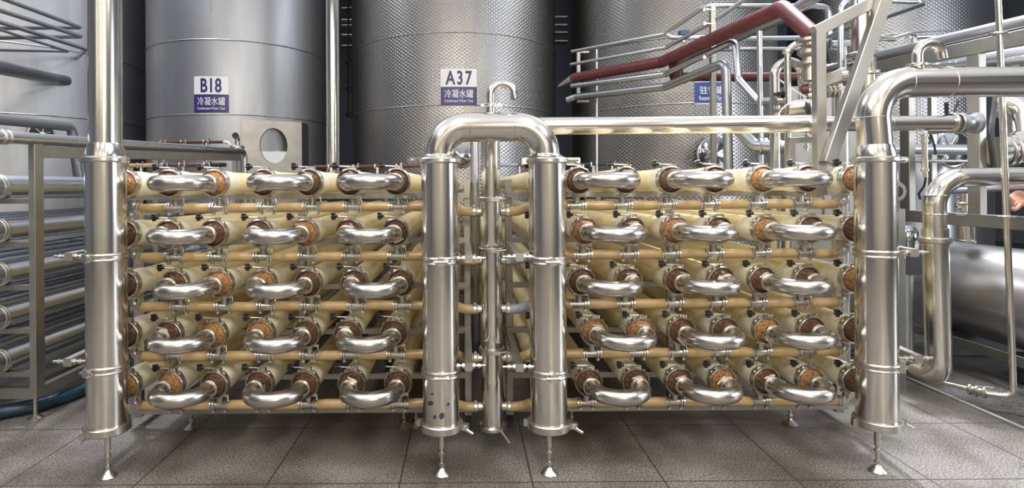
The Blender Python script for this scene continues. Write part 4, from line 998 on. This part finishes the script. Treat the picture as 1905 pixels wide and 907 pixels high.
MB().lathe([(0, 0), (0.34, 0), (0.34, 1.80), (0.25, 1.93), (0, 1.97)], (P(1768, 275, 6.4).x, 6.85, 0), (0, 0, 1), 32).build('vessel_body', DULL, t)
t = thing('sensor_rod', 'slim upright sensor with cables hanging under the long pipe', 'sensor', P(1720, 330, 3.8))
MB().tube([P(1720, 249, 3.8), P(1721, 318, 3.8)], 0.017, 14).build('body', STEEL, t)
for py, rr in ((252, 0.022), (262, 0.021), (316, 0.024)): MB().band(P(1720.5, py, 3.8), (0, 0, 1), 0.015, rr, 0.018, 16).build('collar', CLAMP, t)
MB().tube([P(1721, 318, 3.8), P(1722, 330, 3.8)], 0.014, 12).build('plug', STEEL, t)
pipe('black_cable', RUBBER, 'black cable beside the slim sensor', 'cable', [P(1732, 250, 3.8), P(1738, 270, 3.8), P(1741, 288, 3.8)], 0.007, 0.1, n=6)
pipe('black_cable', RUBBER, 'black cable hanging below the slim sensor', 'cable', [P(1722, 330, 3.8), P(1720, 345, 3.82), P(1709, 360, 3.95), P(1712, 370, 3.98)], 0.007, 0.06, n=6)
pipe('black_cable', RUBBER, 'dark cable bundle hanging left of the slanting thin pipe', 'cable', [P(1850, 193, 5.28), P(1842, 250, 4.62), P(1851, 318, 4.65)], 0.022, 0.2, n=8)
t = thing('big_elbow', 'large steel elbow at the right edge behind the thin slanting pipe', 'pipe bend', P(1880, 240, 5.1))
MB().tube(fillet([P(1850, 192, 5.3), P(1900, 192, 5.2), P(1905, 275, 5.1), P(1850, 282, 5.1)], 0.17, 10), 0.13, 28).build('elbow_body', STEEL, t)
for px in (1866, 1878): MB().ring(P(px, 283-(px-1866)*0.2, 5.1), (1, 0, 0.1), 0.132, 0.012, 28).build('ring', CLAMP, t)
t = thing('flanged_valve', 'grey flanged valve at the end of the long pipe', 'valve', P(1800, 232, 4.0))
o = V((PX(1795, 3.8), 3.82, ZT))
MB().lathe([(0, 0), (0.07, 0.0), (0.07, 0.02), (0.055, 0.03), (0.055, 0.09), (0.07, 0.10), (0.07, 0.12), (0, 0.12)], o+V((-0.02, 0, 0)), (1, 0, 0), 24).build('body', DULL, t)
MB().tube([o+V((-0.1, 0, 0.05)), o+V((-0.12, -0.02, 0.14))], 0.012, 8).tube([o+V((-0.06, 0, 0.05)), o+V((-0.02, 0.0, 0.15))], 0.008, 8).build('cable_gland', BLACK, t)
t = thing('pump_motor', 'small shiny pump motor under the far-right middle beam', 'pump', P(1682, 450, 5.2))
MB().lathe([(0, 0), (0.09, 0), (0.10, 0.02), (0.10, 0.16), (0.08, 0.20), (0.05, 0.22), (0, 0.22)], V((PX(1682, 5.0), 5.0, 1.06)), (0, 0, 1), 24).build('motor', GLASS, t)
MB().box((PX(1682, 5.0), 5.0, 0.96), (0.24, 0.2, 0.2), None, 0.02).build('pump_body', RUBBER, t)
MB().tube([V((PX(1682, 5.0), 5.0, 0.0)), V((PX(1682, 5.0), 5.0, 0.9))], 0.06, 14).build('pedestal', DULL, t)
t = thing('short_cylinder', 'short upright steel cylinder hanging under the middle beam', 'fitting', P(1797, 450, 5.3))
MB().tube([P(1797, 415, 5.3), P(1797, 447, 5.3)], 0.075, 20).band(P(1797, 447, 5.3), (0, 0, 1), 0.06, 0.085, 0.02, 20).build('cylinder', STEEL, t)
MB().tube([P(1797, 415, 5.3), P(1797, 385, 5.3)], 0.03, 12).build('neck', CLAMP, t)
t = thing('small_gauge_valve', 'little steel valve behind the bent flanged pipe elbow', 'valve', P(1793, 392, 4.9))
MB().tube([P(1793, 393, 5.0), P(1793, 360, 5.0)], 0.03, 12).band(P(1793, 378, 5.0), (0, 0, 1), 0.02, 0.06, 0.02, 16).tube([P(1778, 384, 5.0), P(1808, 380, 5.0)], 0.02, 10).build('body', CLAMP, t)
t = thing('round_motor', 'grey round motor end behind the far-right header', 'motor', P(1668, 360, 4.6))
MB().lathe([(0, 0), (0.07, 0.0), (0.085, 0.02), (0.085, 0.16), (0, 0.16)], P(1667, 356, 4.5), (0.2, 1, 0), 24).build('housing', DULL, t)
MB().lathe([(0, 0), (0.05, 0), (0.05, 0.012), (0, 0.012)], P(1667, 356, 4.49), (0.2, 1, 0), 20).build('fan_cover', RUBBER, t)
MB().box((PX(1667, 4.6), 4.62, 0.72), (0.10, 0.10, 1.44)).build('stand', FRAME, t)
pipe('vent_elbow', STEEL, 'small bent pipe with clamp on the sloping far-right pipe', 'pipe', [P(1635, 70, 5.45), P(1660, 73, 5.45), P(1690, 64, 5.45), P(1701, 68, 5.45), P(1699, 112, 5.45)], 0.025, 0.05, n=12)
pipe('far_rail', LRACK, 'upper bent rail in front of the far-right dimpled tank', 'rail', [P(1640, 1, 7.5), P(1712, 4, 7.5), P(1716, 8, 7.4), P(1645, 33, 6.5)], 0.03, 0.05, n=10)
pipe('far_rail', LRACK, 'long straight rail across the far-right dimpled tank', 'rail', [P(1700, 69, 7.4), P(1782, 66, 7.4), hit(1790, 66, *T5)], 0.025, n=10)
pipe('far_rail', DULL, 'thin lower rail across the far-right dimpled tank', 'rail', [P(1622, 92, 7.4), P(1703, 90, 7.4), hit(1706, 90, *T5)], 0.02, n=10)

tag(MB().tube([P(1690, 128, 7.2), P(1760, 122, 6.9), P(1830, 117, 6.6), P(1915, 108, 6.3)], [0.10, 0.13, 0.15, 0.16], 20).build('foil_duct', mat('foil_wrap', (0.62, 0.63, 0.66), 0.2, 1, bump=0.9, bscale=7)), 'shiny foil-wrapped duct under the sloping beam at far right', 'duct')
# paper stickers on some tubes
SNAMES = {o['label']: o for o in bpy.data.objects if o.name.startswith('membrane_tube') and 'label' in o}
STK = mat('sticker_paper', (0.72, 0.76, 0.84), 0.5, 0, col2=(0.30, 0.36, 0.58), scale=45)
for side, i, j in (('L', 1, 4), ('L', 0, 4), ('L', 2, 4), ('R', 0, 6)):
    loc = V((TX[side][i][j], YR, ZR[i]))
    o = [q for q in SNAMES.values() if (q.location-loc).length < 1e-4][0]
    vs, fs = [], []; a0 = 35 if side == 'L' else 120
    for q in range(7):
        a = math.radians(a0-25+50*q/6)
        for rr, yy in ((0.0722, 0.24), (0.0722, 0.32), (0.0732, 0.32), (0.0732, 0.24)): vs.append(loc+V((rr*math.cos(a), yy, rr*math.sin(a))))
    for q in range(6):
        for c in range(4): fs.append((q*4+c, q*4+(c+1) % 4, q*4+4+(c+1) % 4, q*4+4+c))
    fs += [(3, 2, 1, 0), (24, 25, 26, 27)]
    ORG[o.name] = loc
    lab(MB().add(vs, fs).build('sticker', STK, o), 'small pale paper sticker')

# ------------------------------------------------------------------ person at the right edge (only a hand shows)
def skin_mesh(verts, edges, name, m, parent, sub=2, root=0):
    me = bpy.data.meshes.new(name); me.from_pydata([V(q[:3]) for q in verts], edges, []); me.update()
    o = bpy.data.objects.new(name, me); C.objects.link(o)
    md = o.modifiers.new('Skin', 'SKIN'); md.use_smooth_shade = True
    if not me.skin_vertices: 
        bm_ = __import__('bmesh').new(); bm_.from_mesh(me); bm_.verts.layers.skin.verify(); bm_.to_mesh(me); bm_.free()
    for i, q in enumerate(verts):
        rx = q[3]; ry = q[4] if len(q) > 4 else q[3]
        me.skin_vertices[0].data[i].radius = (rx, ry); me.skin_vertices[0].data[i].use_root = (i == root)
    s_ = o.modifiers.new('Subsurf', 'SUBSURF'); s_.levels = sub; s_.render_levels = sub
    bpy.context.view_layer.update()
    me2 = bpy.data.meshes.new_from_object(o.evaluated_get(bpy.context.evaluated_depsgraph_get()))
    bpy.data.objects.remove(o); bpy.data.meshes.remove(me)
    vs = [V(q.co) for q in me2.vertices]; fs = [tuple(p.vertices) for p in me2.polygons]; bpy.data.meshes.remove(me2)
    return vs, fs
bx, by = 4.86, 3.72
t = thing('person', 'person at the right edge reaching a bare hand past the thin pipe', 'person', (bx, by, 0))
W_ = P(1925, 362, 4.42); hc_ = P(1895, 368, 4.46); HK = 1.36
vv = [(bx, by, 0.95, 0.14, 0.10), (bx, by, 1.20, 0.14, 0.10), (bx, by+0.01, 1.40, 0.15, 0.09), (bx, by+0.01, 1.50, 0.055), (bx-0.01, by+0.03, 1.60, 0.075, 0.09), (bx-0.01, by+0.02, 1.70, 0.075, 0.09),
      (bx-0.18, by+0.03, 1.42, 0.055), (bx-0.17, by+0.34, 1.36, 0.042), (W_.x+0.05, W_.y-0.06, W_.z-0.005, 0.030), (W_.x, W_.y, W_.z, 0.040, 0.034), (hc_.x+0.01, hc_.y, hc_.z, 0.034, 0.034),
      (bx+0.19, by+0.0, 1.41, 0.055), (bx+0.24, by-0.02, 1.13, 0.042), (bx+0.24, by+0.06, 0.88, 0.03), (bx+0.24, by+0.08, 0.80, 0.036, 0.02),
      (bx-0.10, by, 0.88, 0.085), (bx-0.11, by+0.02, 0.48, 0.06), (bx-0.11, by-0.02, 0.10, 0.042), (bx-0.12, by+0.14, 0.035, 0.038, 0.03),
      (bx+0.10, by, 0.88, 0.085), (bx+0.11, by+0.02, 0.48, 0.06), (bx+0.11, by-0.02, 0.10, 0.042), (bx+0.12, by+0.14, 0.035, 0.038, 0.03)]
ee = [(0, 1), (1, 2), (2, 3), (3, 4), (4, 5), (2, 6), (6, 7), (7, 8), (8, 9), (9, 10), (2, 11), (11, 12), (12, 13), (13, 14), (0, 15), (15, 16), (16, 17), (17, 18), (0, 19), (19, 20), (20, 21), (21, 22)]
vs, fs = skin_mesh(vv, ee, 'body', SKIN, t)
B = MB().add(vs, fs)
# fingers curled down and to the left, thumb nearer the pipe
def fing(pts, r):
    q = [V(p) for p in pts]; vr = [(*q[i], r*(1-0.10*i)) for i in range(len(q))]
    v_, f_ = skin_mesh(vr, [(i, i+1) for i in range(len(q)-1)], 'finger', SKIN, t, 2)
    B.add(v_, f_)
HD = V((-0.80, -0.12, -0.58)).normalized()
HS = V((0.42, -0.72, -0.52)); HS = (HS-HD*HS.dot(HD)).normalized()
HN = HS.cross(HD).normalized()
if HN.x < 0 and HN.z < 0: HN = -HN
H0 = hc_
pv, pf = [], []; NU, NV = 16, 20          # rounded palm
for a in range(NU+1):
    th = PI*a/NU-PI/2
    for c in range(NV):
        ph = 2*PI*c/NV
        f = lambda x, e: math.copysign(abs(x)**e, x)
        wid = HK*0.043*(1+0.12*math.sin(th))
        pv.append(H0+HD*(HK*0.052*f(math.sin(th), 0.8))+HS*(wid*f(math.cos(th), 0.6)*f(math.cos(ph), 0.7))+HN*(HK*0.019*f(math.cos(th), 0.6)*f(math.sin(ph), 0.8)))
for a in range(NU):
    for c in range(NV): pf.append((a*NV+c, a*NV+(c+1) % NV, (a+1)*NV+(c+1) % NV, (a+1)*NV+c))
B.add(pv, pf)
for q in range(4):
    L_ = [0.95, 1.0, 0.96, 0.80][q]; base = H0+(HD*0.036+HS*(0.0315-0.021*q))*HK
    pp = [base]; ang = [0.25, 0.9, 1.6][0]
    for seg, an in zip((0.054, 0.034, 0.026), ((0.15, 0.7, 1.2) if q == 0 else (0.35+0.08*q, 1.25+0.08*q, 2.0))):
        pp.append(pp[-1]+(HD*math.cos(an)-HN*math.sin(an))*seg*L_*HK)
    mid = pp[0].lerp(pp[1], 0.5)
    fing([pp[0], mid, pp[1], pp[2], pp[3]], 0.0165*HK)
tb = H0+(HS*0.036-HD*0.012-HN*0.008)*HK
fing([tb]+[tb+(HD*a_+HS*b_-HN*c_)*HK for a_, b_, c_ in ((0.022, 0.020, 0.014), (0.052, 0.024, 0.024), (0.078, 0.016, 0.030))], 0.0185*HK)
# head details
B.lathe([(0, 0), (0.012, 0.004), (0.008, 0.02), (0, 0.024)], (bx-0.01, by+0.118, 1.63), (0, 1, 0.2), 10)
for s_ in (-1, 1): B.lathe([(0, 0), (0.012, 0.002), (0.02, 0.01), (0, 0.014)], (bx-0.01+s_*0.08, by+0.02, 1.64), (s_, 0, 0), 12)
B.build('body', SKIN, t)
va = [(*vv[i][:3], vv[i][3]+0.018, (vv[i][4] if len(vv[i]) > 4 else vv[i][3])+0.018) for i in (0, 1, 2, 6, 7, 8, 11, 12, 13)]
vs, fs = skin_mesh(va, [(0, 1), (1, 2), (2, 3), (3, 4), (4, 5), (2, 6), (6, 7), (7, 8)], 'jacket', CLOTH, t)
lab(MB().add(vs, fs).build('jacket', CLOTH, t), 'dark jacket')
va = [(*vv[i][:3], vv[i][3]+0.02, (vv[i][4] if len(vv[i]) > 4 else vv[i][3])+0.02) for i in (0, 15, 16, 17, 19, 20, 21)]
vs, fs = skin_mesh(va, [(0, 1), (1, 2), (2, 3), (0, 4), (4, 5), (5, 6)], 'trousers', TROUS, t)
lab(MB().add(vs, fs).build('trousers', TROUS, t), 'grey trousers')
b = MB(); b.lathe([(0.088, 0.0), (0.098, 0.03), (0.092, 0.08), (0.06, 0.125), (0, 0.14)], (bx-0.01, by+0.005, 1.655), (0, -0.15, 1), 24).build('hair', RUBBER, t)
